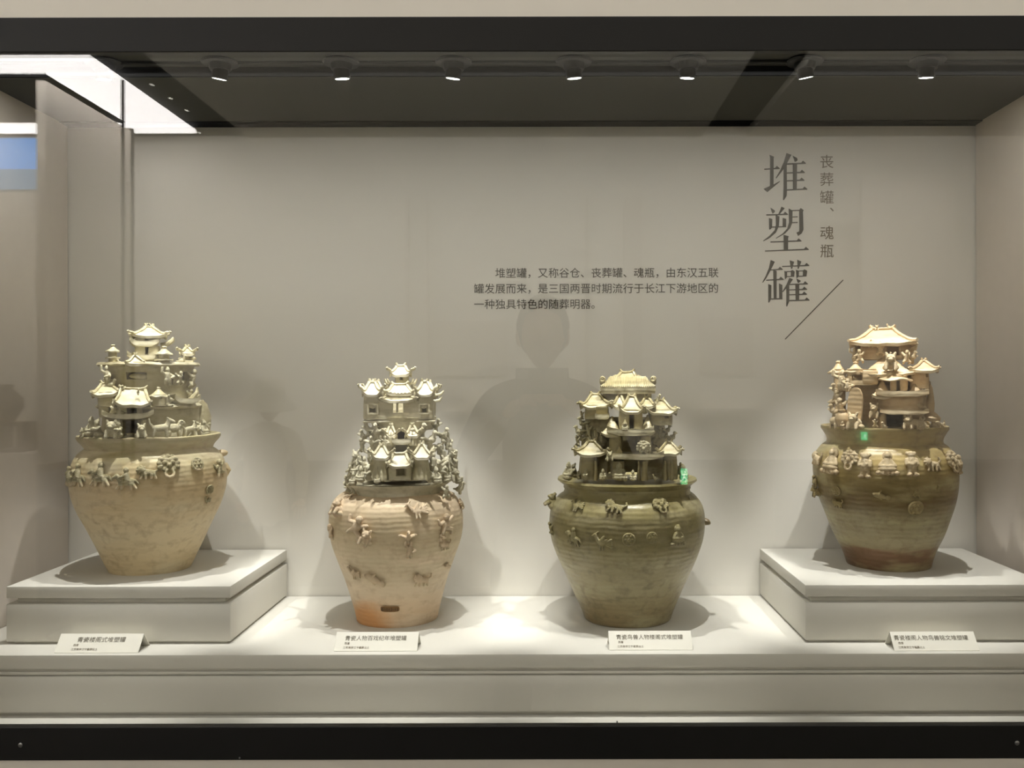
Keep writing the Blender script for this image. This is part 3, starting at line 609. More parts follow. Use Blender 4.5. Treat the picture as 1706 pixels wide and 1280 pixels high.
class Jar:
    def __init__(s, cx, D, z0, prof, rim, mats, label, seed, height, lean=0.0):
        s.D = D; s.z0 = z0; s.X = (cx - VX) * D / F; s.seed = seed; s.k = 0
        # the jar's own frame looks straight at the lens: beta = bearing, R0 = distance
        s.beta = math.atan2(s.X, D); s.R0 = math.hypot(s.X, D); s.s = D / F * math.cos(s.beta)
        s.mb, s.mt = mats
        s.root = thing('funerary_jar', (s.X, D - CD, z0), label, 'jar', 'ancient celadon jars in the showcase')
        s.root.rotation_euler.z = -s.beta
        s.prof = sorted(((hw * s.s, s.zp(py)) for hw, py in prof), key=lambda q: q[1])
        pr = [(0, 0), (s.prof[0][0] * .96, 0)]
        z = s.prof[0][1]
        # smooth profile by Catmull-Rom
        P = s.prof; fine = []
        for i in range(len(P) - 1):
            p0 = P[max(i - 1, 0)]; p1 = P[i]; p2 = P[i + 1]; p3 = P[min(i + 2, len(P) - 1)]
            for k in range(5):
                t = k / 5
                fine.append(tuple(.5 * (2 * p1[a] + (p2[a] - p0[a]) * t + (2 * p0[a] - 5 * p1[a] + 4 * p2[a] - p3[a]) * t * t + (3 * p1[a] - p0[a] - 3 * p2[a] + p3[a]) * t ** 3) for a in (0, 1)))
        fine.append(P[-1]); s.fine = fine
        top = fine[-1]
        m = lathe(pr + fine + [(top[0] * .8, top[1] + .001), (0, top[1] + .001)], 112)
        m = wobble(m, 0.0022, 9.0, seed)
        V = [v if v.z > .012 else Vector((v.x, v.y, max(0, min(v.z, .012)))) for v in m[0]]
        m2 = []
        for v0, v in zip(lathe(pr + fine + [(top[0] * .8, top[1] + .001), (0, top[1] + .001)], 112)[0], V):
            m2.append(Vector((v.x, v.y, 0.0)) if v0.z < 1e-6 else v)
        if lean: m2 = [v + Vector((lean * max(0, 1 - v.z / .2), 0, 0)) for v in m2]
        s.body = add('body', mesh('body', (m2, m[1]), 60), s.mb, s.root)
        rp = [(hw * s.s, s.zp(py)) for hw, py in rim]
        s.rim = add('rim_dish', mesh('rim_dish', wobble(lathe(rp + [(0, rp[-1][1])], 96), 0.0012, 14, seed + 1), 50), s.mt if seed == 2 else s.mb, s.root)
    def zp(s, py, dy=0.0): return H - (py - VY) * (s.D + dy * math.cos(s.beta)) / F - s.z0
    def at(s, x, y, dy):
        k = (x - VX) / F; sb, cb = math.sin(s.beta), math.cos(s.beta); t = (s.R0 + dy) / (k * sb + cb)
        X, Y = t * k - s.X, t - s.D
        return Vector((X * cb - Y * sb, X * sb + Y * cb, H - (y - VY) * t / F - s.z0))
    def put(s, name, m, loc, parent=None, rot=(0, 0, 0), smooth=45, wob=0.0012, freq=70, material=None):
        s.k += 1
        if wob: m = wobble(m, wob, freq, s.seed * 10 + s.k)
        o = add(name, mesh(name, m, smooth), material or s.mt, parent or s.root, loc, rot)
        if parent: o.location = Vector(loc) - parent.location
        return o
    def wall(s, x0, x1, y0, y1, dy, depth, p=6, holes=(), flare=1.0, thick=0.004, name='pavilion_wall', parent=None, rot=0, bulge=0.0, nper=44):
        Df = dy - depth / 2; cx = (x0 + x1) / 2
        a = s.at(cx, y1, Df); a.x = s.at(cx, y1, dy).x; h = s.at(cx, y0, Df).z - a.z; rx = (s.at(x1, y1, dy).x - s.at(x0, y1, dy).x) / 2 / max(1, flare)
        hs = [(s.at(hx0, hy1, Df).x - a.x, s.at(hx1, hy1, Df).x - a.x, s.at(cx, hy1, Df).z - a.z, s.at(cx, hy0, Df).z - a.z) for hx0, hx1, hy0, hy1 in holes]
        return s.put(name, shell(rx, depth / 2, p, h, thick, hs, flare, nper, bulge=bulge), (a.x, dy, a.z), parent, (0, 0, rot), wob=0.0011)
    def hip(s, x0, x1, y0, y1, dy, depth, lift=.3, ra=.35, curl=0.0, ribs=0, parent=None, rot=0, th=0.0045, bars=True, name='roof', tilt=0):
        sc = s.s * (1 + (dy - depth * .2) / s.R0); a = s.at((x0 + x1) / 2, y1, dy - depth * .3); a.x = s.at((x0 + x1) / 2, y1, dy).x
        return s.put(name, hiproof((x1 - x0) * sc, depth, (y1 - y0) * sc, th, lift, ra, curl, ribs, 26 if ribs else 18, bars), (a.x, dy, a.z), parent, (0, math.radians(tilt), math.radians(rot)), smooth=50, wob=0.0014)
    def umb(s, x0, x1, y0, y1, dy, parent=None, knob=.2, wave=.05, lobes=5, name='roof', tilt=0):
        sc = s.s * (1 + dy / s.R0); a = s.at((x0 + x1) / 2, y1, dy)
        return s.put(name, umbrella((x1 - x0) / 2 * sc, (y1 - y0) * sc, 0.003, knob, wave, lobes), a, parent, (0, math.radians(tilt), 0), smooth=60)
    def tray(s, x0, x1, y0, y1, dy, depth, lift=.5, parent=None, name='balcony', rot=0, tilt=0):
        sc = s.s * (1 + (dy - depth / 2) / s.R0); a = s.at((x0 + x1) / 2, y1, dy - depth / 2); a.x = s.at((x0 + x1) / 2, y1, dy - depth * .25).x; h = (y1 - y0) * sc; th = h * (1 - lift * .55)
        return s.put(name, tray((x1 - x0) * sc, depth, th, h * lift), (a.x, dy, a.z + th), parent, (0, math.radians(tilt), math.radians(rot)), smooth=50)
    def fig(s, kind, x, y0, y1, dy, rot=0, name=None, tilt=0, wid=1.0):
        sc = (s.D + dy) / F; h = (y1 - y0) * sc * 1.06; a = s.at(x, y1, dy)
        return add(name or kind, figmesh(kind, s.mt), None, s.root, a, (0, math.radians(tilt), math.radians(rot)), (h * wid, h, h))
    def radius(s, z):
        f = s.fine
        for p, q in zip(f, f[1:]):
            if p[1] <= z <= q[1]: t = (z - p[1]) / max(1e-9, q[1] - p[1]); return p[0] + (q[0] - p[0]) * t, (q[0] - p[0]) / max(1e-9, q[1] - p[1])
        return (f[0][0], 0) if z < f[0][1] else (f[-1][0], 0)
    def surf(s, x, y):
        dy = -s.radius(.15)[0]
        for _ in range(8):
            a = s.at(x, y, dy); r, sl = s.radius(a.z); xx = max(-r * .985, min(r * .985, a.x)); dy = -math.sqrt(max(1e-8, r * r - xx * xx))
        return Vector((xx, dy, a.z)), math.atan2(xx, -dy), math.atan(-sl)
    def relief(s, kind, x, y, hp, roll=0, flip=False, name=None, sink=0.0, material=None):
        sink = sink - .05
        if material is None and s.seed == 4 and y < 800: material = s.mt  # upper reliefs get the paler tower glaze, highlights put into the colour
        p, phi, al = s.surf(x, y); h = hp * (s.D + p.y) / F * 1.12
        R = Matrix.Rotation(phi, 3, 'Z') @ Matrix.Rotation(-al, 3, 'X') @ Matrix.Rotation(math.radians(roll), 3, 'Y')
        if flip: R = R @ Matrix.Rotation(math.pi, 3, 'Z')
        c = R @ Vector((0, -sink * h, .5 * h))
        o = add(name or kind + '_relief', figmesh(kind, material or s.mb), None, s.root, p - c, R.to_euler(), h)
        return o

cr = lambda c: rgb(*c)
ZPL = H - 0.344
# ================================================================== jar one: buff jar, round storeys, animals in the dish
g1 = glaze('buff glaze', [(0, cr((220, 200, 160))), (.3, cr((228, 211, 174))), (.62, cr((218, 196, 156))), (.85, cr((200, 189, 148))), (1, cr((158, 150, 112)))], cr((228, 215, 182)), cr((160, 134, 96)), .36, height=.255)
t1m = glaze('buff glaze tower', [(0, cr((172, 163, 128))), (1, cr((188, 180, 146)))], cr((220, 214, 188)), cr((108, 93, 62)), .42, height=.3, dirt=.45)
J = Jar(250, 1.65, ZPL, [(67, 950), (65, 958), (75, 935), (90, 905), (106, 872), (121, 842), (130, 815), (132, 793), (128, 768), (119, 753), (108, 745)],
        [(106, 748), (108, 742), (112, 737), (118, 731), (121, 726), (120, 722), (116, 721), (110, 726), (90, 727)], (g1, t1m), 'buff celadon jar with tall round pagoda tower and animals, on the left plinth', 1, .26)
# storeys
d1 = J.wall(170, 338, 676, 727, 0, .160, 2.0, holes=[(203, 229, 699, 725)], flare=.96, thick=.007, name='lower_storey', nper=60)
J.put('rock_fin', wobble(lathe([(0, 0), (.022, 0), (.024, .02), (.018, .045), (.012, .056), (0, .057)], 14), .006, 40, 3), J.at(328, 716, .0), wob=.002)
d2 = J.wall(176, 325, 607, 677, 0.0, .140, 2.0, holes=[(214, 245, 619, 631), (276, 286, 630, 640), (296, 308, 618, 632)], flare=1.13, thick=.006, name='upper_storey', nper=64)
J.put('upper_deck', lathe([(0, -.004), (.083, -.004), (.087, -.001), (.085, .003), (.05, .004), (0, .004)], 48), J.at(249, 606, 0), wob=.0014)
J.put('lower_deck', lathe([(0, -.004), (.086, -.004), (.09, 0), (.086, .004), (0, .005)], 48), J.at(250, 675, 0), wob=.0018)
J.put('inner_figure', ell((0, 0, 0), (.016, .01, .006)), J.at(233, 626, -.068), wob=.002)
# front gate
J.tray(171, 256, 685, 698, -.087, .055, .6)
w = J.wall(193, 237, 669, 690, -.085, .045, 5, holes=[(211, 231, 672, 690)], name='gate_pavilion')
J.hip(190, 252, 645, 673, -.084, .075, .25, .62, parent=w, name='gate_roof', tilt=2)
J.fig('kneeler', 189, 668, 690, -.10, 15); J.fig('perched_bird', 203, 679, 691, -.112, -60)
J.fig('clinger', 204, 641, 656, -.085, 0); J.fig('perched_bird', 230, 646, 656, -.108, 10)
w = J.wall(184, 192, 698, 725, -.100, .012, 3, name='gate_post'); w = J.wall(236, 244, 698, 725, -.100, .012, 3, name='gate_post')
# left pavilion
w = J.wall(162, 197, 652, 676, -.052, .05, 4, flare=1.08, name='pavilion_wall'); J.hip(154, 203, 636, 656, -.052, .07, .35, .3, parent=w, tilt=-6)
J.fig('perched_bird', 186, 630, 646, -.06, 60); J.wall(164, 186, 676, 694, -.05, .04, 3, flare=1.2, name='pavilion_base')
# right kiosk and ledge
w = J.wall(252, 277, 656, 676, -.082, .03, 2.2, holes=[(258, 270, 659, 663)], name='kiosk_wall'); J.umb(247, 282, 642, 658, -.082, w, .22)
J.fig('perched_bird', 284, 656, 670, -.088, -40)
J.tray(279, 329, 659, 673, -.05, .05, .6, name='wavy_ledge', rot=25)
J.put('flame_horn', tube([(0, 0, 0), (.006, -.002, .012), (.012, -.002, .02), (.013, 0, .03)], [.005, .005, .004, .002]), J.at(316, 672, -.06))
# top: three roofed pavilion
J.tray(212, 271, 586, 600, -.03, .07, .6, name='eave_slab'); w = J.wall(228, 267, 597, 607, -.03, .06, 5)
w = J.wall(225, 267, 575, 590, -.025, .055, 5, holes=[(241, 247, 577, 590)]); J.tray(216, 266, 563, 577, -.025, .068, .65, name='eave_slab')
J.put('eave_horn', tube([(0, 0, 0), (.012, 0, .002), (.02, 0, .009), (.022, 0, .015)], [.005, .0045, .004, .002]), J.at(268, 574, -.02))
w = J.wall(226, 267, 556, 567, -.02, .05, 5, holes=[(242, 248, 557, 567)]); J.hip(219, 279, 541, 559, -.02, .075, .3, .18, .35, parent=w)
J.fig('perched_bird', 243, 537, 545, -.02, 60); J.fig('perched_bird', 252, 537, 545, -.02, -60)
# turrets on the deck
def turret(J, x, yb, y1, y2, ytop, hw, dy):
    w = J.wall(x - hw * .62, x + hw * .62, y1, yb, dy, hw * .0014, 2.2, name='turret', nper=20)
    J.put('turret_disc', umbrella(hw * J.s, 5 * J.s, .0025, .1, .05), J.at(x, y2 + 4, dy), w); J.umb(x - hw, x + hw, ytop, y1 + 2, dy, w, .3)
turret(J, 188, 607, 581, 590, 572, 12, -.045); turret(J, 274, 605, 586, 594, 574, 15, -.07)
w = J.wall(305, 317, 586, 607, -.02, .016, 2.2, name='turret', nper=20); J.hip(299, 325, 577, 588, -.02, .03, .5, .2, .8, parent=w); J.hip(301, 323, 592, 600, -.02, .028, .4, .2, .4, parent=w)
J.hip(209, 242, 590, 605, -.07, .03, .2, .1, name='small_roof'); J.fig('perched_bird', 199, 597, 606, -.06, -70); J.fig('perched_bird', 303, 590, 607, -.045, 60)
# figures clinging to the upper storey
J.fig('acrobat', 179, 610, 640, -.052, -50); J.fig('acrobat', 279, 612, 641, -.082, 20); J.fig('clinger', 299, 618, 640, -.072, 40); J.fig('clinger', 319, 615, 645, -.04, 70); J.fig('clinger', 316, 648, 668, -.05, 60)
# animals round the dish
J.fig('sitter', 152, 696, 725, -.055, -50); J.fig('kneeler', 163, 699, 727, -.078, -35); J.fig('beast', 141, 712, 728, -.05, -60); J.fig('beast', 188, 699, 728, -.108, -20, wid=1.1); J.fig('kneeler', 197, 701, 728, -.112, -10)
J.fig('beast', 235, 705, 728, -.118, 5); J.fig('dog', 268, 696, 728, -.112, 6); J.fig('sheep', 291, 698, 727, -.092, 12); J.fig('dog', 316, 701, 727, -.085, 30); J.fig('beast', 326, 705, 728, -.075, 40); J.fig('sitter', 339, 699, 725, -.058, 60); J.fig('clinger', 346, 703, 722, -.03, 70)
for a in range(6): J.fig('sitter', 175 + 27 * a, 704, 726, .09 - .008 * abs(a - 2.5), 180)
# reliefs on the body
for k, x, y, hp, fl in (('rider', 133, 790, 34, 0), ('rider', 170, 789, 36, 0), ('rider', 212, 796, 34, 0), ('lion', 246, 784, 27, 0), ('rosette', 327, 773, 24, 0), ('sprawler', 362, 779, 30, 0), ('rosette', 348, 815, 17, 0), ('phoenix', 344, 832, 14, 0), ('rider', 118, 792, 30, 0)):
    J.relief(k, x, y, hp, 0, fl)
J.relief('mask', 280, 777, 36)
J.put('lug', ell((0, 0, 0), (.012, .008, .007)), J.at(369, 754, 0), material=g1); J.put('lug', tube([(0, 0, -.012), (.006, 0, 0), (0, 0, .012)], [.004, .005, .004]), J.at(375, 782, 0), material=g1)

# ================================================================== jar two: pinkish jar, square castle on top, crowd of birds and acrobats
g2 = glaze('pink buff glaze', [(0, cr((214, 184, 150))), (.25, cr((214, 196, 168))), (.5, cr((208, 193, 162))), (.75, cr((214, 196, 162))), (1, cr((218, 196, 164)))], cr((226, 206, 178)), cr((164, 136, 106)), .5, patch=((-.055, -.05, -.01), .047, cr((204, 146, 88))), height=.25, dirt=.45)
t2m = glaze('cream glaze tower', [(0, cr((192, 184, 154))), (1, cr((204, 197, 170)))], cr((226, 220, 200)), cr((122, 109, 80)), .42, height=.3, dirt=.4)
J = Jar(661, 1.665, ZP, [(66, 1040), (64, 1048), (69.5, 1018), (77, 990), (86, 960), (97, 930), (107, 900), (111, 872), (109, 845), (102, 830), (92, 821), (84, 818)],
        [(82, 822), (80, 815), (82, 809), (88, 804), (89, 801), (86, 800), (70, 802)], (g2, t2m), 'pinkish buff jar topped by a square castle, second from the left, on the platform', 2, .24)
core = J.wall(612, 713, 714, 802, 0, .115, 2.1, holes=[(658, 684, 717, 735), (655, 688, 741, 757)], flare=.86, thick=.006, name='drum', nper=64)
J.wall(616, 727, 696, 718, 0, .118, 2.1, flare=1.12, thick=.006, name='flared_neck', nper=48)
# castle
w = J.wall(607, 723, 668, 698, -.0, .118, 9, holes=[(654, 672, 668, 687), (613, 629, 673, 689), (699, 714, 673, 689)], name='castle_wall', thick=.004, nper=64)
J.put('castle_floor', bevelbox(-.064, .064, -.06, .06, -.004, 0, .0015), J.at(665, 698, -.0), w, wob=.001)
J.put('door_column', tube([(0, 0, 0), (0, 0, .02)], .0022), J.at(661.5, 687, -.056), w); J.wall(640, 690, 663, 669, -.045, .03, 6, parent=w, name='gatehouse')
J.hip(635, 693, 654, 667, -.045, .04, .3, .55, .2, parent=w, name='eave_roof'); J.hip(643, 689, 641, 656, -.035, .045, .3, .5, .5, ribs=9, parent=w, name='tile_roof')
def corner(x0, x1, y0, yb, dy, hx, rot=0):
    c = J.wall(x0, x1, y0, yb, dy, .03, 4, holes=hx, name='corner_tower', nper=32); m = (x0 + x1) / 2; hw = (x1 - x0) * .62
    J.hip(m - hw, m + hw, y0 - 19, y0 + 2, dy, .042, .5, .25, .6, parent=c)
    if hx:
        a = hx[0]; J.put('window_frame', join(*[move(box(-.008, .008, -.0015, .0015, -.001, .001), (0, 0, z)) for z in (-.0085, .0085)], *[box(sx * .0085 - .001, sx * .0085 + .001, -.0015, .0015, -.009, .009) for sx in (-1, 1)]), J.at((a[0] + a[1]) / 2, (a[2] + a[3]) / 2, dy - .0165), c, wob=.0006)
        J.put('lintel_relief', wobble(lathe([(0, -.001), (.012, -.001), (.01, .0015), (0, .002)], 20), .002, 300, 2), J.at((a[0] + a[1]) / 2, a[2] - 6, dy - .0135), c, (math.radians(90), 0, 0), wob=.001)
corner(606, 634, 655, 698, -.045, [(615, 627, 675, 687)]); corner(694, 722, 655, 698, -.045, [(701, 712, 675, 687)]); corner(612, 640, 655, 698, .045, []); corner(698, 726, 657, 698, .045, [])
k = J.wall(658, 681, 621, 645, -.012, .026, 3.5, holes=[(665, 671, 627, 633)], name='kiosk_wall', nper=32); J.hip(649, 686, 609, 624, -.012, .042, .5, .35, .6, parent=k)
for x in (648, 652, 682, 687): J.put('roof_horn', tube([(0, 0, 0), (math.copysign(.005, x - 667), 0, .003), (math.copysign(.008, x - 667), 0, .01)], [.0025, .0025, .0015]), J.at(x, 640, -.02))
for x, y in ((733, 668), (729, 650), (736, 658)): J.put('roof_horn', tube([(-.012, 0, 0), (-.002, 0, .001), (.004, 0, .008)], [.003, .003, .0015]), J.at(x, y, .02))
# two gate towers, small turrets, gate
def gtower(x0, x1, ytop, ye, yb, dy, hw, fl=.72):
    t = J.wall(x0, x1, ye - 2, yb, dy, (x1 - x0) * .0011, 2.2, flare=fl, thick=.003, name='gate_tower', nper=28); m = (x0 + x1) / 2
    J.hip(m - hw, m + hw, ytop, ye, dy, hw * .0021, .45, .15, .6, parent=t)
    for kk in range(5): a = math.radians(-60 + 30 * kk); J.put('buttress', tube([(0, 0, 0), (0, 0, .012), (-.001 * math.sin(a), .001 * math.cos(a), .024)], [.0035, .003, .001]), J.at(m + math.sin(a) * (x1 - x0) * .47, yb, dy - math.cos(a) * (x1 - x0) * .0005), t)
gtower(620, 650, 743, 762, 800, -.085, 17); gtower(687, 717, 741, 762, 800, -.085, 18); gtower(641, 661, 710, 726, 742, -.062, 11, 1.0); gtower(677, 697, 709, 726, 742, -.062, 13, 1.0)
w = J.wall(647, 685, 772, 800, -.088, .03, 6, holes=[(659, 677, 776, 793)], name='gate_wall'); J.hip(644, 687, 757, 776, -.09, .045, .35, .5, parent=w, name='gate_roof')
J.tray(653, 684, 730, 742, -.066, .035, .4)
J.put('back_plate', bevelbox(-.02, .02, -.002, .002, 0, .016), J.at(668, 752, -.02))
# the crowd: birds and acrobats on the cone between castle and dish
random.seed(5)
crowd = [('bird', 614, 712, 26), ('bird', 606, 724, 24), ('bird', 627, 716, 30), ('bird', 619, 735, 24), ('acrobat', 641, 737, 20), ('bird', 700, 716, 30), ('bird', 726, 706, 24), ('bird', 738, 722, 26), ('bird', 716, 730, 34), ('acrobat', 745, 735, 28), ('bird', 731, 742, 26), ('acrobat', 750, 752, 26),
         ('beast', 596, 762, 24), ('sitter', 592, 778, 24), ('acrobat', 607, 776, 28), ('sitter', 601, 790, 24), ('kneeler', 614, 788, 24), ('clinger', 586, 786, 22), ('sitter', 589, 797, 20), ('clinger', 578, 800, 18), ('acrobat', 616, 758, 22), ('clinger', 604, 742, 22),
         ('acrobat', 721, 770, 32), ('sprawler', 730, 780, 30), ('sitter', 726, 792, 26), ('beast', 739, 772, 26), ('acrobat', 748, 768, 28), ('sitter', 742, 790, 26), ('clinger', 757, 778, 24), ('beast', 754, 790, 24), ('sitter', 762, 795, 20), ('kneeler', 716, 794, 18), ('clinger', 767, 803, 18), ('acrobat', 736, 755, 24), ('sitter', 628, 796, 16), ('clinger', 757, 760, 20)]
for kd, x, y, hp in crowd:
    t = (y - 700) / 100.0; R = .062 + .045 * t; xx = (x - 664) * J.s; R = max(R, abs(xx) + .004)
    dy = -math.sqrt(max(0, R * R - xx * xx)); rot = math.degrees(math.atan2(xx, -dy + .001))
    J.fig(kd, x, y - hp * .5, y + hp * .5, dy, rot * .7 + random.uniform(-20, 20))
for i in range(9): a = math.radians(110 + 17 * i); J.fig(['bird', 'sitter', 'acrobat'][i % 3], 664 + 88 * math.sin(a), 772, 796, -.09 * math.cos(a), math.degrees(a))
# reliefs
for kd, x, y, hp, ro in (('sprawler', 596, 876, 38, 30), ('beast', 611, 893, 26, 20), ('phoenix', 692, 850, 30, -10), ('bird', 679, 892, 24, 0), ('acrobat', 682, 915, 26, 6), ('sprawler', 740, 872, 34, 0), ('kneeler', 735, 893, 18, 10), ('beast', 566, 846, 26, -10), ('sprawler', 553, 884, 24, 0), ('lion', 742, 822, 22, 0), ('lion', 772, 838, 20, 0), ('clinger', 588, 826, 18, 0)):
    J.relief(kd, x, y, hp, ro)
for kd, x, y, hp, ro in (('fish', 622, 962, 34, 12), ('lion', 702, 962, 26, 4), ('phoenix', 590, 952, 22, 0), ('fish', 742, 942, 20, 0), ('lion', 740, 905, 20, 0)): J.relief(kd, x, y, hp, ro, sink=-.07)
J.fig('clinger', 742, 808, 830, -.078, 30); J.fig('perched_bird', 766, 802, 822, -.03, 60); J.fig('kneeler', 580, 802, 820, -.03, -50); J.fig('clinger', 588, 806, 824, -.05, -40)
# inked inventory number in a small brown lozenge
pp, phi, al = J.surf(649, 1014)
lm = mat('inventory patch brown', rgb(122, 92, 58), .7, .2); R = (Matrix.Rotation(phi, 3, 'Z') @ Matrix.Rotation(-al, 3, 'X')).to_euler()
lz = add('inventory_patch', mesh('inventory_patch', ([Vector((.0165 * math.copysign(abs(math.cos(a)) ** .4, math.cos(a)), -.0012 - .0002 + .0165 ** 2 * abs(math.cos(a)) ** .8 * 5.5, .0055 * math.copysign(abs(math.sin(a)) ** .5, math.sin(a)))) for a in [2 * math.pi * i / 40 for i in range(40)]] + [Vector((0, -.0014, 0))], [(i, (i + 1) % 40, 40) for i in range(40)]), 60), lm, J.root, pp + Vector((0, -.0012, 0)), R)
add('inventory_number', text_mesh('B1012-11', .0078, .00005, 'CENTER'), M['ink'], lz, (0, -.0019, -.0028), (math.radians(90), 0, 0))

# ================================================================== jar three: olive glossy jar
g3 = glaze('olive glaze', [(0, cr((132, 114, 80))), (.25, cr((156, 146, 112))), (.5, cr((146, 136, 100))), (.72, cr((134, 125, 86))), (1, cr((150, 140, 94)))], cr((172, 164, 130)), cr((92, 80, 52)), .26, height=.25, dirt=.6)
t3m = glaze('olive cream glaze tower', [(0, cr((156, 145, 106))), (1, cr((182, 174, 138)))], cr((220, 214, 184)), cr((82, 67, 42)), .38, height=.3, dirt=.6)
J = Jar(1044, 1.665, ZP, [(70, 1036), (67, 1048), (79, 1010), (92, 980), (105, 950), (118, 920), (127, 892), (129.5, 865), (126, 842), (116, 827), (107, 820)],
        [(107, 823), (104, 815), (106, 811), (105, 808), (111, 803), (116, 799), (115, 796), (111, 796), (104, 800), (80, 801)], (g3, t3m), 'glossy olive brown jar with tiered pavilion tower, third from the left, on the platform', 3, .24)
drum = J.wall(962, 1118, 700, 800, .0, .14, 2.0, holes=[(1037, 1064, 728, 756), (1039, 1067, 769, 799), (1010, 1016, 770, 790)], flare=.84, thick=.007, name='drum', nper=64)
# top hall
w = J.wall(1004, 1085, 646, 668, -.0, .075, 6, holes=[(1030, 1042, 651, 657), (1045, 1057, 651, 660)], name='top_hall', nper=56)
J.put('tile_roof', hiproof(.099, .085, .021, .010, .04, .66, 0, 15, 96, False), J.at(1046, 647, -.02), w, smooth=50, wob=.0008)
J.hip(1026, 1064, 621, 631, -.0, .03, .3, .5, .3, parent=w, name='ridge_cap')
for x in (1004, 1088): J.put('ridge_scroll', join(*[ringp((0, -.004 * q, .004 + .003 * q), .004, .0018, 10) for q in range(3)]), J.at(x, 641, -.035), w)
# second tier roofs
J.hip(966, 1020, 658, 678, -.045, .065, .35, .25, .2, tilt=-3); J.hip(1018, 1046, 658, 679, -.055, .05, .3, .1); J.hip(1031, 1073, 662, 687, -.075, .06, .4, .25); J.hip(1064, 1092, 664, 678, -.055, .05, .4, .2)
w = J.wall(974, 1014, 675, 699, -.05, .045, 5, holes=[(984, 988, 677, 684)], flare=.95); J.tray(991, 1015, 690, 700, -.075, .03, .3, name='sill'); J.put('shutter', bevelbox(-.01, .01, -.0015, .0015, 0, .018), J.at(1003, 694, -.079), w, (.25, 0, 0))
w = J.wall(1080, 1120, 683, 709, -.045, .045, 5, holes=[(1106, 1113, 689, 698)], flare=1.05); J.hip(1073, 1127, 668, 688, -.045, .07, .4, .15, .15, parent=w, tilt=3)
J.fig('perched_bird', 1096, 657, 672, -.045, 40); J.fig('perched_bird', 1077, 676, 688, -.09, -30)
# centre tower, upper door and flared skirts
w = J.wall(1031, 1070, 683, 718, -.078, .045, 5, holes=[(1048, 1057, 690, 715)], name='centre_tower')
J.hip(1001, 1038, 694, 724, -.07, .06, .2, .1, bars=False, name='skirt_roof'); J.hip(1065, 1091, 692, 722, -.07, .06, .2, .1, bars=False, name='skirt_roof')
J.tray(1011, 1089, 714, 728, -.085, .06, .45)
J.fig('sitter', 1041, 703, 718, -.112, 0); J.umb(1037, 1045, 696, 706, -.112, None, .3, name='figure_cap')
for x0, x1 in ((1015, 1036), (1064, 1084)): J.wall(x0, x1, 727, 760, -.078, .04, 4, name='tower_flank')
J.fig('mask', 1072, 737, 762, -.112, 0); J.fig('beast', 1015, 752, 768, -.112, 10); J.hip(1023, 1040, 742, 758, -.105, .012, .1, .05, bars=False, name='gable')
J.tray(1010, 1106, 755, 768, -.09, .055, .4)
# lower corner towers
w = J.wall(966, 994, 754, 800, -.075, .034, 3, flare=.86, name='corner_tower'); J.hip(956, 1014, 738, 757, -.075, .06, .45, .2, .15, parent=w)
w = J.wall(1102, 1129, 752, 800, -.07, .032, 3, flare=.8, name='corner_tower'); J.hip(1093, 1135, 739, 756, -.07, .055, .45, .2, .15, parent=w)
for x, dy in ((992, -.095), (1074, -.1), (1064, -.09), (1108, -.088), (1119, -.088)): J.put('pillar', tube([(0, 0, 0), (0, 0, .018), (0, 0, .034)], [.006 if x == 1074 else .004, .005 if x == 1074 else .003, .006 if x == 1074 else .0025], 8), J.at(x, 801, dy))
J.wall(1020, 1040, 769, 790, -.085, .03, 3, name='niche_shell')
# seated figures round the dish and birds on the drum
J.fig('sitter', 1031, 773, 800, -.108, 0, wid=1.2); J.fig('sitter', 1004, 783, 800, -.105, -10); J.fig('sitter', 1054, 785, 801, -.118, 5); J.fig('kneeler', 1042, 790, 802, -.12, 0); J.fig('kneeler', 976, 783, 800, -.098, -20); J.fig('sitter', 947, 772, 799, -.058, -40); J.fig('perched_bird', 1091, 790, 801, -.112, -60); J.fig('sitter', 1138, 776, 800, -.06, 45); J.fig('kneeler', 957, 774, 796, -.04, -60); J.fig('clinger', 1131, 772, 792, -.05, 50); J.fig('kneeler', 964, 785, 799, -.085, -30)
for kd, x, y, hp in (('bird', 972, 704, 24), ('bird', 966, 718, 24), ('clinger', 981, 718, 20), ('perched_bird', 994, 722, 18), ('bird', 971, 730, 22), ('perched_bird', 1005, 732, 22), ('bird', 1110, 716, 20), ('bird', 1118, 728, 22), ('clinger', 1098, 722, 20), ('perched_bird', 1090, 732, 18), ('clinger', 970, 692, 14), ('bird', 988, 735, 16), ('clinger', 963, 735, 18)):
    xx = (x - 1042) * J.s; R = max(.08, abs(xx) + .003); dy = -math.sqrt(R * R - xx * xx); J.fig(kd, x, y - hp / 2, y + hp / 2, dy, math.degrees(math.atan2(xx, -dy)) * .8)
for i in range(8): a = math.radians(105 + 20 * i); J.fig('sitter', 1043 + 96 * math.sin(a), 778, 799, -.1 * math.cos(a), math.degrees(a))
# reliefs
for kd, x, y, hp, ro in (('phoenix', 961, 843, 24, -10), ('lion', 1026, 844, 28, 10), ('rider', 957, 893, 28, 10), ('phoenix', 1002, 902, 28, 0), ('rosette', 1047, 899, 22, 0), ('rosette', 1085, 896, 19, 0), ('lotus_figure', 1127, 892, 30, 0), ('beast', 921, 836, 24, 0), ('clinger', 920, 880, 20, 0)): J.relief(kd, x, y, hp, ro)
J.relief('mask', 1100, 845, 28)
J.put('lug', wobble(ell((0, 0, 0), (.011, .008, .007)), .004, 90, 1), J.at(1175, 871, 0), material=g3)
J.put('glaze_chip', bevelbox(-.006, .006, -.0008, .0008, -.0025, .0025, .0006), J.surf(1148, 831)[0] + Vector((0, -.0015, .0005)), None, (-.5, .9, J.surf(1148, 831)[1]), material=t3m, wob=.0005)

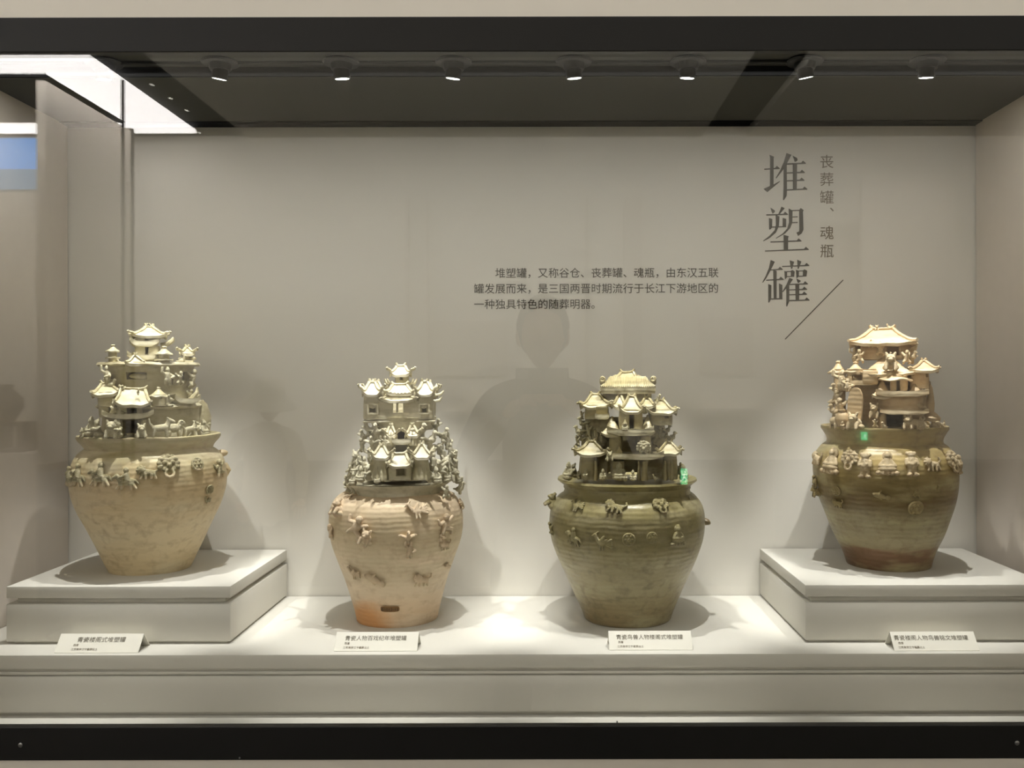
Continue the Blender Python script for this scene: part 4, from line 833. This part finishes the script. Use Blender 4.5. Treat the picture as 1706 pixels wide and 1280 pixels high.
# ================================================================== jar four: olive banded jar with brown foot, sandy tower with stele
g4 = glaze('banded olive glaze', [(0, cr((112, 86, 62))), (.12, cr((128, 98, 72))), (.17, cr((154, 142, 108))), (.42, cr((150, 140, 106))), (.52, cr((116, 98, 62))), (.68, cr((142, 125, 80))), (.82, cr((186, 165, 112))), (1, cr((166, 148, 100)))], cr((178, 168, 128)), cr((102, 82, 52)), .27, height=.235, nz=4, dirt=.55)
t4m = glaze('sandy glaze tower', [(0, cr((186, 162, 124))), (1, cr((200, 180, 142)))], cr((220, 206, 174)), cr((138, 106, 70)), .45, height=.3, dirt=.45)
J = Jar(1472, 1.675, ZPL, [(71, 941), (68, 954), (79, 918), (93, 890), (104, 860), (113, 835), (119, 810), (121.5, 785), (119, 762), (108, 745), (99, 738)],
        [(99, 741), (97, 733), (99, 727), (104, 719), (107.5, 714), (107, 710), (103, 710), (96, 715), (70, 716)], (g4, t4m), 'olive jar with brown foot and sandy tower bearing a stele, on the right plinth', 4, .23, .008)
drum = J.wall(1412, 1540, 640, 718, .0, .12, 2.0, holes=[(1477, 1509, 692, 716)], flare=.92, thick=.007, name='drum', nper=64)
J.put('drum_deck', lathe([(0, -.004), (.066, -.004), (.07, 0), (.05, .012), (.03, .02), (0, .022)], 40), J.at(1476, 640, 0), wob=.003)
w = J.wall(1424, 1520, 568, 600, -.0, .085, 3, holes=[(1477, 1500, 573, 594), (1424, 1434, 574, 588)], name='top_hall', nper=60)
J.hip(1414, 1526, 547, 574, -.005, .125, .15, .32, parent=w, th=.0055); J.fig('perched_bird', 1451, 544, 553, -.005, 60); J.fig('beast', 1461, 543, 552, -.005, 0); J.fig('perched_bird', 1481, 541, 550, -.005, -60)
J.hip(1432, 1524, 593, 625, -.045, .1, .15, .2, bars=False, name='great_roof'); J.fig('beast', 1484, 590, 618, -.092, 0, wid=1.1); J.fig('clinger', 1467, 571, 594, -.052, 0); J.fig('perched_bird', 1481, 588, 598, -.075, 60)
J.fig('acrobat', 1424, 582, 604, -.055, -30); J.fig('clinger', 1433, 584, 606, -.06, -20); J.fig('bird', 1520, 584, 606, -.055, 40); J.fig('clinger', 1510, 586, 608, -.065, 20); J.fig('perched_bird', 1523, 572, 590, -.045, 40); J.fig('clinger', 1451, 567, 580, -.05, 0)
# side pavilions
w = J.wall(1389, 1409, 616, 641, -.03, .035, 2.4, name='side_kiosk'); J.umb(1379, 1414, 601, 621, -.03, w, .25, .04)
w = J.wall(1411, 1461, 616, 643, -.065, .05, 3.4, holes=[(1419, 1435, 626, 635)], flare=1.0, name='side_pavilion'); J.umb(1405, 1445, 603, 620, -.07, w, .2, .05); J.put('broken_wall', bevelbox(-.013, .013, -.002, .002, 0, .024), J.at(1450, 641, -.092), w, (0, 0, .2))
w = J.wall(1514, 1548, 615, 648, -.055, .04, 4, holes=[(1543, 1547, 620, 630)], name='side_pavilion'); J.hip(1515, 1563, 602, 619, -.055, .06, .3, .1, .1, parent=w); J.fig('perched_bird', 1536, 601, 611, -.05, 20)
w = J.wall(1483, 1512, 628, 655, -.088, .03, 2.6, holes=[(1493, 1500, 633, 655)], name='centre_kiosk'); J.umb(1463, 1519, 616, 633, -.085, w, .15, .05, 4)
J.hip(1452, 1488, 632, 662, -.078, .05, .15, .1, bars=False, name='skirt_roof'); J.hip(1508, 1540, 640, 658, -.075, .05, .15, .1, bars=False, name='skirt_roof')
J.tray(1459, 1547, 651, 663, -.085, .06, .35); J.wall(1462, 1538, 661, 690, -.068, .06, 2.5, name='middle_storey', nper=48); J.tray(1466, 1547, 684, 693, -.09, .05, .35)
for x in (1471, 1513): J.wall(x - 6, x + 6, 691, 718, -.085, .02, 3, name='gate_jamb')
J.fig('beast', 1457, 674, 698, -.09, -10); J.fig('perched_bird', 1473, 704, 718, -.11, -40); J.fig('clinger', 1458, 700, 714, -.1, -10)
# stele on its beast
st = [(-1, 0), (1, 0), (1, 1.9), (.86, 2.5), (.5, 2.95), (0, 3.1), (-.5, 2.95), (-.86, 2.5), (-1, 1.9)]
sv = [Vector((x * .0125, sgn * .0035, z * .0185)) for sgn in (-1, 1) for x, z in st]; n_ = len(st)
J.put('stele', (sv, [tuple(range(n_)), tuple(range(2 * n_ - 1, n_ - 1, -1))] + [(i, n_ + i, n_ + (i + 1) % n_, (i + 1) % n_) for i in range(n_)]), J.at(1423, 700, -.095), None, (0, .07, -.25), smooth=30, wob=.0008)
J.fig('beast', 1424, 689, 716, -.108, -30, name='stele_beast', wid=1.25)
J.fig('sheep', 1391, 689, 716, -.07, -55, name='elephant'); J.put('urn', lathe([(0, 0), (.009, 0), (.013, .012), (.012, .02), (.008, .026), (.010, .03), (.006, .03), (0, .026)], 24), J.at(1404, 712, -.09)); J.fig('kneeler', 1404, 703, 717, -.1, -20)
for kd, x, y0, y1, dy, ro in (('acrobat', 1404, 622, 650, -.07, -30), ('bird', 1393, 640, 658, -.05, -40), ('clinger', 1396, 655, 672, -.055, -40), ('perched_bird', 1387, 662, 676, -.045, 40), ('bird', 1390, 674, 694, -.05, -50), ('clinger', 1401, 668, 690, -.075, -30), ('acrobat', 1413, 636, 652, -.085, -10)): J.fig(kd, x, y0 - 3, y1 + 2, dy, ro, wid=1.35)
J.wall(1390, 1410, 640, 717, -.045, .03, 2.2, flare=.8, name='side_pier', nper=24)
J.fig('lion', 1523, 690, 717, -.105, 10, name='guardian_lion'); J.fig('beast', 1512, 693, 716, -.105, 0); J.fig('sitter', 1534, 698, 717, -.1, 20)
J.put('flame_spire', lathe([(0, 0), (.016, 0), (.017, .006), (.010, .012), (.006, .016), (.0075, .03), (.006, .045), (.0035, .06), (0, .068)], 18), J.at(1550, 703, -.06), wob=.002)
J.fig('kneeler', 1556, 694, 716, -.065, 40); J.fig('lion', 1566, 700, 716, -.05, 40); J.fig('sitter', 1573, 706, 718, -.02, 60); J.fig('acrobat', 1541, 628, 650, -.06, 30); J.fig('fish', 1530, 668, 688, -.09, 10); J.put('side_post', tube([(0, 0, 0), (.002, 0, .02), (0, 0, .034)], [.004, .003, .004]), J.at(1539, 686, -.06))
for i in range(7): a = math.radians(110 + 20 * i); J.fig('sitter', 1474 + 88 * math.sin(a), 694, 715, -.092 * math.cos(a), math.degrees(a))
# reliefs
for kd, x, y, hp, ro in (('lion', 1363, 763, 26, 0), ('lotus_figure', 1388, 770, 40, 0), ('attendant', 1442, 776, 38, 0), ('lotus_figure', 1478, 774, 36, 0), ('attendant', 1517, 774, 37, 0), ('lion', 1552, 773, 26, 0), ('mask', 1584, 772, 32, 0), ('attendant', 1594, 775, 28, 0),
                         ('rosette', 1394, 818, 18, 0), ('fish', 1465, 827, 26, -4), ('rosette', 1524, 847, 26, 0), ('beast', 1525, 823, 13, 0), ('lion', 1396, 838, 18, 0), ('clinger', 1560, 816, 13, 0), ('attendant', 1359, 803, 20, 0), ('beast', 1361, 818, 18, 0)): J.relief(kd, x, y, hp, ro)
J.relief('mask', 1416, 769, 30)

# ------------------------------------------------------------------ the gallery behind the lens (seen as faint reflections in the glass)
def rp(x, y, D):
    """gallery point whose mirror image in the glass plane is seen at pixel x, y at mirrored distance D"""
    p = px(x, y, D); return Vector((p.x, -p.y, p.z))
ZG = 3.11; YF = -5.13
struct('floor', box(-4.2, 4.2, YF - 0.2, 0.0, -0.05, 0), M['floor_dark'], 'dark stone floor of the gallery')
cg = struct('ceiling', join(box(-2.12, 1.08, YF, -0.001, ZG, ZG + .05), box(1.40, 4.2, YF, -0.001, ZG, ZG + .05), box(-4.2, -2.12, -2.6, -0.001, ZG, ZG + .05)), M['gallery_ceiling'], 'pale grey ceiling of the gallery')
struct('ceiling_slot', box(1.08, 1.40, YF, -0.001, ZG + .06, ZG + .1), M['ceiling_black'], parent=cg)
struct('ceiling_dark', box(-4.2, -2.12, YF, -2.6, ZG + .01, ZG + .05), M['ceiling_black'], parent=cg)
wf = struct('wall_far', box(-4.2, 4.2, YF - 0.1, YF, 0, ZG + .1), M['gallery_wall'], 'beige far wall of the gallery')
struct('wall_gallery_left', box(-4.3, -4.2, YF, 0, 0, ZG + .1), M['gallery_wall'], 'left wall of the gallery')
struct('wall_gallery_right', box(4.2, 4.3, YF, 0, 0, ZG + .1), M['gallery_wall'], 'right wall of the gallery')
# luminous ring
rg = thing('ceiling_light_ring', (0, 0, 0), 'bright white luminous band on the black ceiling, reflected at the upper left', 'ceiling light')
for x0, x1, y0, y1 in ((-2.76, -2.40, -4.72, -3.73), (-4.15, -2.40, -3.71, -3.50), (-4.15, -2.40, -4.91, -4.74)): add('diffuser', bevelbox(x0, x1, y0, y1, ZG - .03, ZG - .005, .002), M['ring'], rg)
pt = thing('partition', (-2.775, -4.2, 0), 'tall pale partition panel under the luminous ceiling band', 'partition')
add('panel', bevelbox(-.026, .026, -.50, .50, .94, 3.06 - .02, .003), M['gallery_white'], pt); add('rail', bevelbox(-.028, .028, -.50, .50, .90, .94, .002), M['wood_dark'], pt)
add('graphic_band', bevelbox(-.027, .027, -.50, .50, .62, .90, .002), M['blue_grey'], pt); add('skirting', bevelbox(-.028, .028, -.50, .50, 0, .62, .002), M['wood_dark'], pt)
add('post', bevelbox(-.01, .03, -.545, -.505, 0, 3.06, .002), M['frame_black'], pt)
for i, (x, y) in enumerate(((-2.3, -4.0), (-2.3, -4.25), (-2.3, -4.5), (-2.62, -5.02), (-2.42, -5.02))):
    t = thing('downlight', (x, y, ZG + .01), 'tiny lit downlight in the black ceiling, ' + ['nearest the glass', 'second from the glass', 'third from the glass', 'left one by the far wall', 'right one by the far wall'][i], 'downlight', 'tiny downlights in the black gallery ceiling')
    add('trim_ring', mesh('trim_ring', lathe([(.012, -.001), (.02, -.001), (.02, -.006), (.012, -.008)], 16), 40), M['lamp_black'], t); add('lens', mesh('lens', lathe([(0, -.006), (.012, -.006), (.012, -.004), (0, -.004)], 16), 40), M['lens'], t)
tag(add('glass_case_post', bevelbox(-2.376, -2.362, -3.795, -3.78, 0, ZG - .04, .001), M['frame_black']), 'thin black post reflected as a dark line in front of the luminous band', 'post')
# far wall: blue graphic, white panels and shelf case
def panel(name, x0, x1, y0, y1, D, th, material, label, cat):
    a = rp(x0, y0, D); b = rp(x1, y1, D)
    return tag(add(name, mesh(name, bevelbox(a.x, b.x, a.y - th, a.y, b.z, a.z, .004), 40), material), label, cat)
DF = -YF + CD
panel('video_screen', -60, 66, 228, 279, DF - .02, .02, M['blue'], 'bright blue lit screen reflected at the left edge', 'screen')
panel('video_screen', -60, 66, 280, 313, DF - .02, .02, M['pale_screen'], 'grey blue lit screen just under the bright blue one', 'screen')
panel('display_board', 716, 846, 535, 626, DF - .03, .03, M['gallery_white'], 'white display panel reflected behind the photographer', 'board')
panel('display_board', 1166, 1255, 530, 626, DF - .03, .03, M['gallery_white'], 'white display panel reflected at right of the third jar', 'board')
panel('display_board', 1436, 1586, 300, 626, DF - .6, .03, M['gallery_white'], 'large white display panel reflected behind the rightmost jar', 'board')
for x0, x1, lb in ((-4.1, -1.3, 'left'), (-1.28, 1.5, 'middle'), (1.52, 4.15, 'right')):  # unseen cabinets added so the glass mirrors less light over the jar bodies
    t = thing('added_cabinet', ((x0 + x1) / 2, YF + .15, 0), 'long dark cabinet added against the far gallery wall to darken its reflection, ' + lb + ' one of three', 'cabinet', 'dark cabinets added along the far wall')
    hw = (x1 - x0) / 2; add('carcass', bevelbox(-hw, hw, -.149, .15, .06, .80, .004), M['wood_dark'], t); add('worktop', bevelbox(-hw, hw, -.149, .16, .80, .83, .003), M['frame_black'], t); add('toe_kick', bevelbox(-hw + .02, hw - .02, -.149, .11, 0, .06, .002), M['frame_black'], t)
panel('wall_shelf', 735, 793, 685, 693, DF - .12, .12, M['gallery_white'], 'short white wall shelf reflected right of the second jar', 'shelf')
panel('wall_shelf', 1166, 1260, 682, 690, DF - .12, .12, M['gallery_white'], 'white wall shelf reflected right of the third jar', 'shelf')
for x0, x1, lb in ((675, 681, 'left of the photographer'), (711, 714, 'just left of the display panel'), (976, 981, 'just right of the photographer'), (1040, 1070, 'above the third jar')):
    a = rp(x0, 330, DF - .05); b = rp(x1, 700, DF - .05)
    tag(add('wall_batten', mesh('wall_batten', bevelbox(a.x, b.x, YF, YF + .05, b.z, a.z, .003), 40), M['gallery_white']), 'pale vertical batten on the far wall, reflected ' + lb, 'batten', 'battens on the far gallery wall')
for x, y, D, w_, h_, lb in ((1140, 795, DF - .335, .042, .105, 'reflected on the rim of the third jar'), (1441, 728, DF - .03, .036, .058, 'reflected on the rim of the rightmost jar')):
    c = rp(x, y, D); t = thing('exit_sign', (c.x, c.y, c.z), 'small green lit exit sign ' + lb, 'sign', 'green exit signs')
    add('sign_box', bevelbox(-w_ / 2, w_ / 2, -.03, 0, -h_ / 2, h_ / 2, .003), M['exit'], t)
    r = h_ * .4; add('running_figure', join(ell((.1 * r, .002, .75 * r), (.16 * r, .002, .16 * r)), tube([(0, .002, .5 * r), (-.1 * r, .002, -.1 * r)], .12 * r), tube([(-.1 * r, .002, -.1 * r), (.3 * r, .002, -.4 * r), (.1 * r, .002, -.9 * r)], .09 * r), tube([(-.1 * r, .002, -.1 * r), (-.3 * r, .002, -.5 * r), (-.7 * r, .002, -.7 * r)], .09 * r), tube([(0, .002, .45 * r), (.45 * r, .002, .2 * r)], .07 * r), tube([(0, .002, .45 * r), (-.45 * r, .002, .25 * r)], .07 * r)), M['exit_white'], t)
# dark vase on a wooden stand in the opposite case
c = rp(4, 750, DF - .55); vz = thing('vase', (c.x, c.y, c.z + .19), 'small dark vase on a wooden stand, reflected at the left edge', 'vase')
add('vase_body', mesh('vase_body', lathe([(0, 0), (.07, 0), (.12, .09), (.12, .15), (.06, .21), (.07, .24), (.05, .24), (0, .22)], 32), 60), M['wood_dark'], vz)
ws = thing('wooden_stand', (c.x, c.y, c.z), 'openwork dark wooden stand under the reflected vase', 'stand')
add('top_board', bevelbox(-.18, .18, -.1, .1, .165, .19, .003), M['wood_dark'], ws)
for x in (-.16, 0, .16): add('leg', bevelbox(x - .018, x + .018, -.09, .09, .02, .165, .003), M['wood_dark'], ws)
add('foot_rail', bevelbox(-.18, .18, -.1, .1, 0, .02, .002), M['wood_dark'], ws)
tag(add('display_table', bevelbox(c.x - .5, c.x + .35, c.y - .2, c.y + .2, 0, c.z, .004), M['gallery_white']), 'pale table block carrying the reflected wooden stand', 'table')

# ------------------------------------------------------------------ two visitors
def skinned(name, joints, edges, material, parent, sub=2, root=0):
    me = bpy.data.meshes.new(name); names = list(joints); ix = {n: i for i, n in enumerate(names)}
    me.from_pydata([joints[n][0] for n in names], [(ix[a], ix[b]) for a, b in edges], [])
    o = bpy.data.objects.new(name, me); COL.objects.link(o)
    md = o.modifiers.new('skin', 'SKIN'); md.use_smooth_shade = True
    sv = me.skin_vertices[0].data
    for n in names: r = joints[n][1]; sv[ix[n]].radius = r if isinstance(r, tuple) else (r, r); sv[ix[n]].use_root = False
    sv[root].use_root = True
    s = o.modifiers.new('sub', 'SUBSURF'); s.levels = sub; s.render_levels = sub
    dg = bpy.context.evaluated_depsgraph_get(); out = bpy.data.meshes.new_from_object(o.evaluated_get(dg)); bpy.data.objects.remove(o)
    out.shade_smooth(); out.name = name; out.materials.clear()
    return add(name, out, material, parent)
def head_mesh(s):
    m = ell((0, 0, 0), (.076 * s, .098 * s, .118 * s), 40, 28); V = []
    for v in m[0]:
        v = v.copy(); z = v.z / s; y = v.y / s; x = v.x / s
        if z < -.02: k = 1 - .34 * min(1, (-z - .02) / .1); v.x *= k; v.y = v.y * (.75 + .25 * k) if y > 0 else v.y * (.9 + .1 * k)
        # face looks along -y: nose ridge, brow, sockets, lips, chin
        if y < -.03:
            g = lambda cx, cz, sx, sz: math.exp(-((x - cx) / sx) ** 2 - ((z - cz) / sz) ** 2)
            v.y -= s * (.022 * g(0, -.018, .013, .026) + .006 * g(0, .022, .05, .01) + .007 * g(0, -.066, .02, .008) + .006 * g(0, -.1, .02, .014) - .010 * (g(.032, .004, .017, .012) + g(-.032, .004, .017, .012)))
        V.append(v)
    ears = [xform(ell((0, 0, 0), (.012 * s, .022 * s, .034 * s), 12, 8), Matrix.Translation((sx * .077 * s, .008 * s, -.008 * s)) @ Matrix.Rotation(sx * .3, 4, 'Z')) for sx in (-1, 1)]
    return join((V, m[1]), *ears)
def hand(name, wrist, fwd, up, side, material, parent, s=1.0, curl=.5):
    """palm and five fingers; fwd = palm direction, up = back of the hand, side = thumb direction"""
    f = Vector(fwd).normalized(); u = Vector(up); u = (u - f * u.dot(f)).normalized(); sd = Vector(side); sd = (sd - f * sd.dot(f) - u * sd.dot(u)).normalized(); w = Vector(wrist)
    P = lambda a, b, c: tuple(w + (f * a + sd * b + u * c) * s)
    J_ = {'w': (P(0, 0, 0), (.021 * s, .016 * s)), 'p': (P(.045, 0, 0), (.036 * s, .014 * s)), 'k': (P(.082, -.002, 0), (.037 * s, .012 * s))}
    E_ = [('w', 'p'), ('p', 'k')]
    o = skinned(name, J_, E_, material, parent, 2)
    for i, (b, L) in enumerate(((.028, .070), (.010, .080), (-.009, .074), (-.027, .058))):
        c = curl; p0 = P(.078, b, 0); a1 = .45 * L; a2 = .33 * L; a3 = .26 * L
        p1 = P(.082 + a1 * math.cos(c), b * 1.08, -a1 * math.sin(c)); p2 = P(.082 + a1 * math.cos(c) + a2 * math.cos(2 * c), b * 1.1, -a1 * math.sin(c) - a2 * math.sin(2 * c))
        p3 = P(.082 + a1 * math.cos(c) + a2 * math.cos(2 * c) + a3 * math.cos(2.7 * c), b * 1.1, -a1 * math.sin(c) - a2 * math.sin(2 * c) - a3 * math.sin(2.7 * c))
        skinned('finger', {'a': (p0, .0092 * s), 'b': (p1, .0086 * s), 'c': (p2, .008 * s), 'd': (p3, .007 * s)}, [('a', 'b'), ('b', 'c'), ('c', 'd')], material, o, 1)
    skinned('thumb', {'a': (P(.025, .024, -.004), .0115 * s), 'b': (P(.05, .046, -.014), .0105 * s), 'c': (P(.078, .052, -.024), .0085 * s)}, [('a', 'b'), ('b', 'c')], material, o, 1)
    return o
def person(loc, rotz, s, arms, coat, legs, label, hat=False, lean=0.0):
    t = thing('person', loc, label, 'person'); t.rotation_euler.z = rotz
    q = lambda x, y, z: (x * s, y * s, z * s); L = lambda z: -lean * max(0, z - .9)
    Jt = {'pel': (q(0, 0, .93), (.15 * s, .11 * s)), 'wai': (q(0, L(1.08), 1.08), (.135 * s, .10 * s)), 'che': (q(0, L(1.28), 1.28), (.16 * s, .115 * s)), 'sho': (q(0, L(1.40), 1.40), (.115 * s, .085 * s)), 'nec': (q(0, L(1.47) - .01, 1.47), .058 * s)}
    Et = [('pel', 'wai'), ('wai', 'che'), ('che', 'sho'), ('sho', 'nec')]
    for nm, sx in (('l', -1), ('r', 1)):
        Jt['hp' + nm] = (q(sx * .09, 0, .86), .098 * s); Jt['kn' + nm] = (q(sx * .10, -.01, .50), .062 * s); Jt['cf' + nm] = (q(sx * .105, .015, .36), .056 * s); Jt['an' + nm] = (q(sx * .11, .02, .08), .042 * s)
        Et += [('pel', 'hp' + nm), ('hp' + nm, 'kn' + nm), ('kn' + nm, 'cf' + nm), ('cf' + nm, 'an' + nm)]
        el, wr = arms[nm]
        Jt['sh' + nm] = (q(sx * .165, L(1.37), 1.375), .066 * s); Jt['el' + nm] = (q(*el), .047 * s); Jt['wr' + nm] = (q(*wr), .034 * s)
        Et += [('sho', 'sh' + nm), ('sh' + nm, 'el' + nm), ('el' + nm, 'wr' + nm)]
    skinned('body', Jt, Et, coat, t, 2)
    # trousers over the legs, shoes
    for sx in (-1, 1):
        skinned('trouser_leg', {'a': (q(sx * .085, 0, .90), .106 * s), 'b': (q(sx * .10, -.01, .50), .072 * s), 'c': (q(sx * .11, .02, .07), .058 * s)}, [('a', 'b'), ('b', 'c')], legs, t, 2)
        add('shoe', mesh('shoe', wobble(ell(q(sx * .112, -.045, .045), (.045 * s, .135 * s, .045 * s), 20, 12), .002, 20), 179), M['shoe'], t)
    hz = 1.60 * s; hy = (L(1.55) - .025) * s
    add('head', mesh('head', head_mesh(s), 179), M['skin'], t, (0, hy, hz), (lean * .5, 0, 0))
    hm = ell((0, .018 * s, .022 * s), (.088 * s, .104 * s, .112 * s), 32, 22)
    hv = [Vector((v.x, v.y if not (v.y < -.05 * s and v.z < .06 * s) else -.05 * s, v.z if not (v.y > 0 and v.z < -.06 * s) else -.06 * s)) for v in hm[0]]
    add('hair', mesh('hair', wobble((hv, hm[1]), .004, 60), 179), M['hair'], t, (0, hy, hz), (lean * .5, 0, 0))
    if hat:
        add('bucket_hat', mesh('bucket_hat', lathe([(.094 * s, .015 * s), (.175 * s, -.05 * s), (.179 * s, -.046 * s), (.102 * s, .03 * s), (.098 * s, .06 * s), (.088 * s, .125 * s), (.06 * s, .138 * s), (0, .14 * s)], 40), 60), M['hat'], t, (0, hy + .01 * s, hz + .02 * s), (lean * .5, 0, 0))
    for nm, sx in (('l', -1), ('r', 1)):
        el, wr = arms[nm]; wv = Vector(q(*wr)); d = (wv - Vector(q(*el))).normalized()
        hand('hand', wv + d * .01, d, (0, -.4, .9) if d.z < .5 else (sx * .9, .2, 0), (-sx, 0, .25), M['skin'], t, s, .55)
    return t
# the photographer stands right behind the lens, both hands raised to it; the mirror image shows the dark silhouette
person((-0.02, -1.68, 0), math.pi, 0.965, {'l': ((-.27, -.12, 1.14), (-.115, -.27, 1.33)), 'r': ((.27, -.12, 1.14), (.115, -.27, 1.33))}, M['cloth_dark'], M['trousers'], 'person in dark jacket raising both hands, reflected as a silhouette in the glass centre')
ph = thing('smartphone', (-0.02, -1.335, 1.395), 'dark smartphone held up by the reflected photographer', 'phone')
add('phone_body', bevelbox(-.075, .075, -.004, .004, -.037, .037, .003), M['lamp_black'], ph); add('screen', bevelbox(-.07, .07, -.0055, -.0042, -.033, .033, .0005), M['lens_off'], ph)
add('camera_bump', bevelbox(-.07, -.04, .004, .006, .005, .033, .001), M['metal'], ph)
person((-1.52, -3.55, 0), math.pi - .5, 0.80, {'l': ((-.26, -.02, 1.12), (-.20, -.22, .98)), 'r': ((.26, -.02, 1.12), (.20, -.22, .98))}, M['cloth_pale'], M['trousers'], 'person in pale jacket and cream bucket hat leaning forward, reflected between two jars', True, .3)
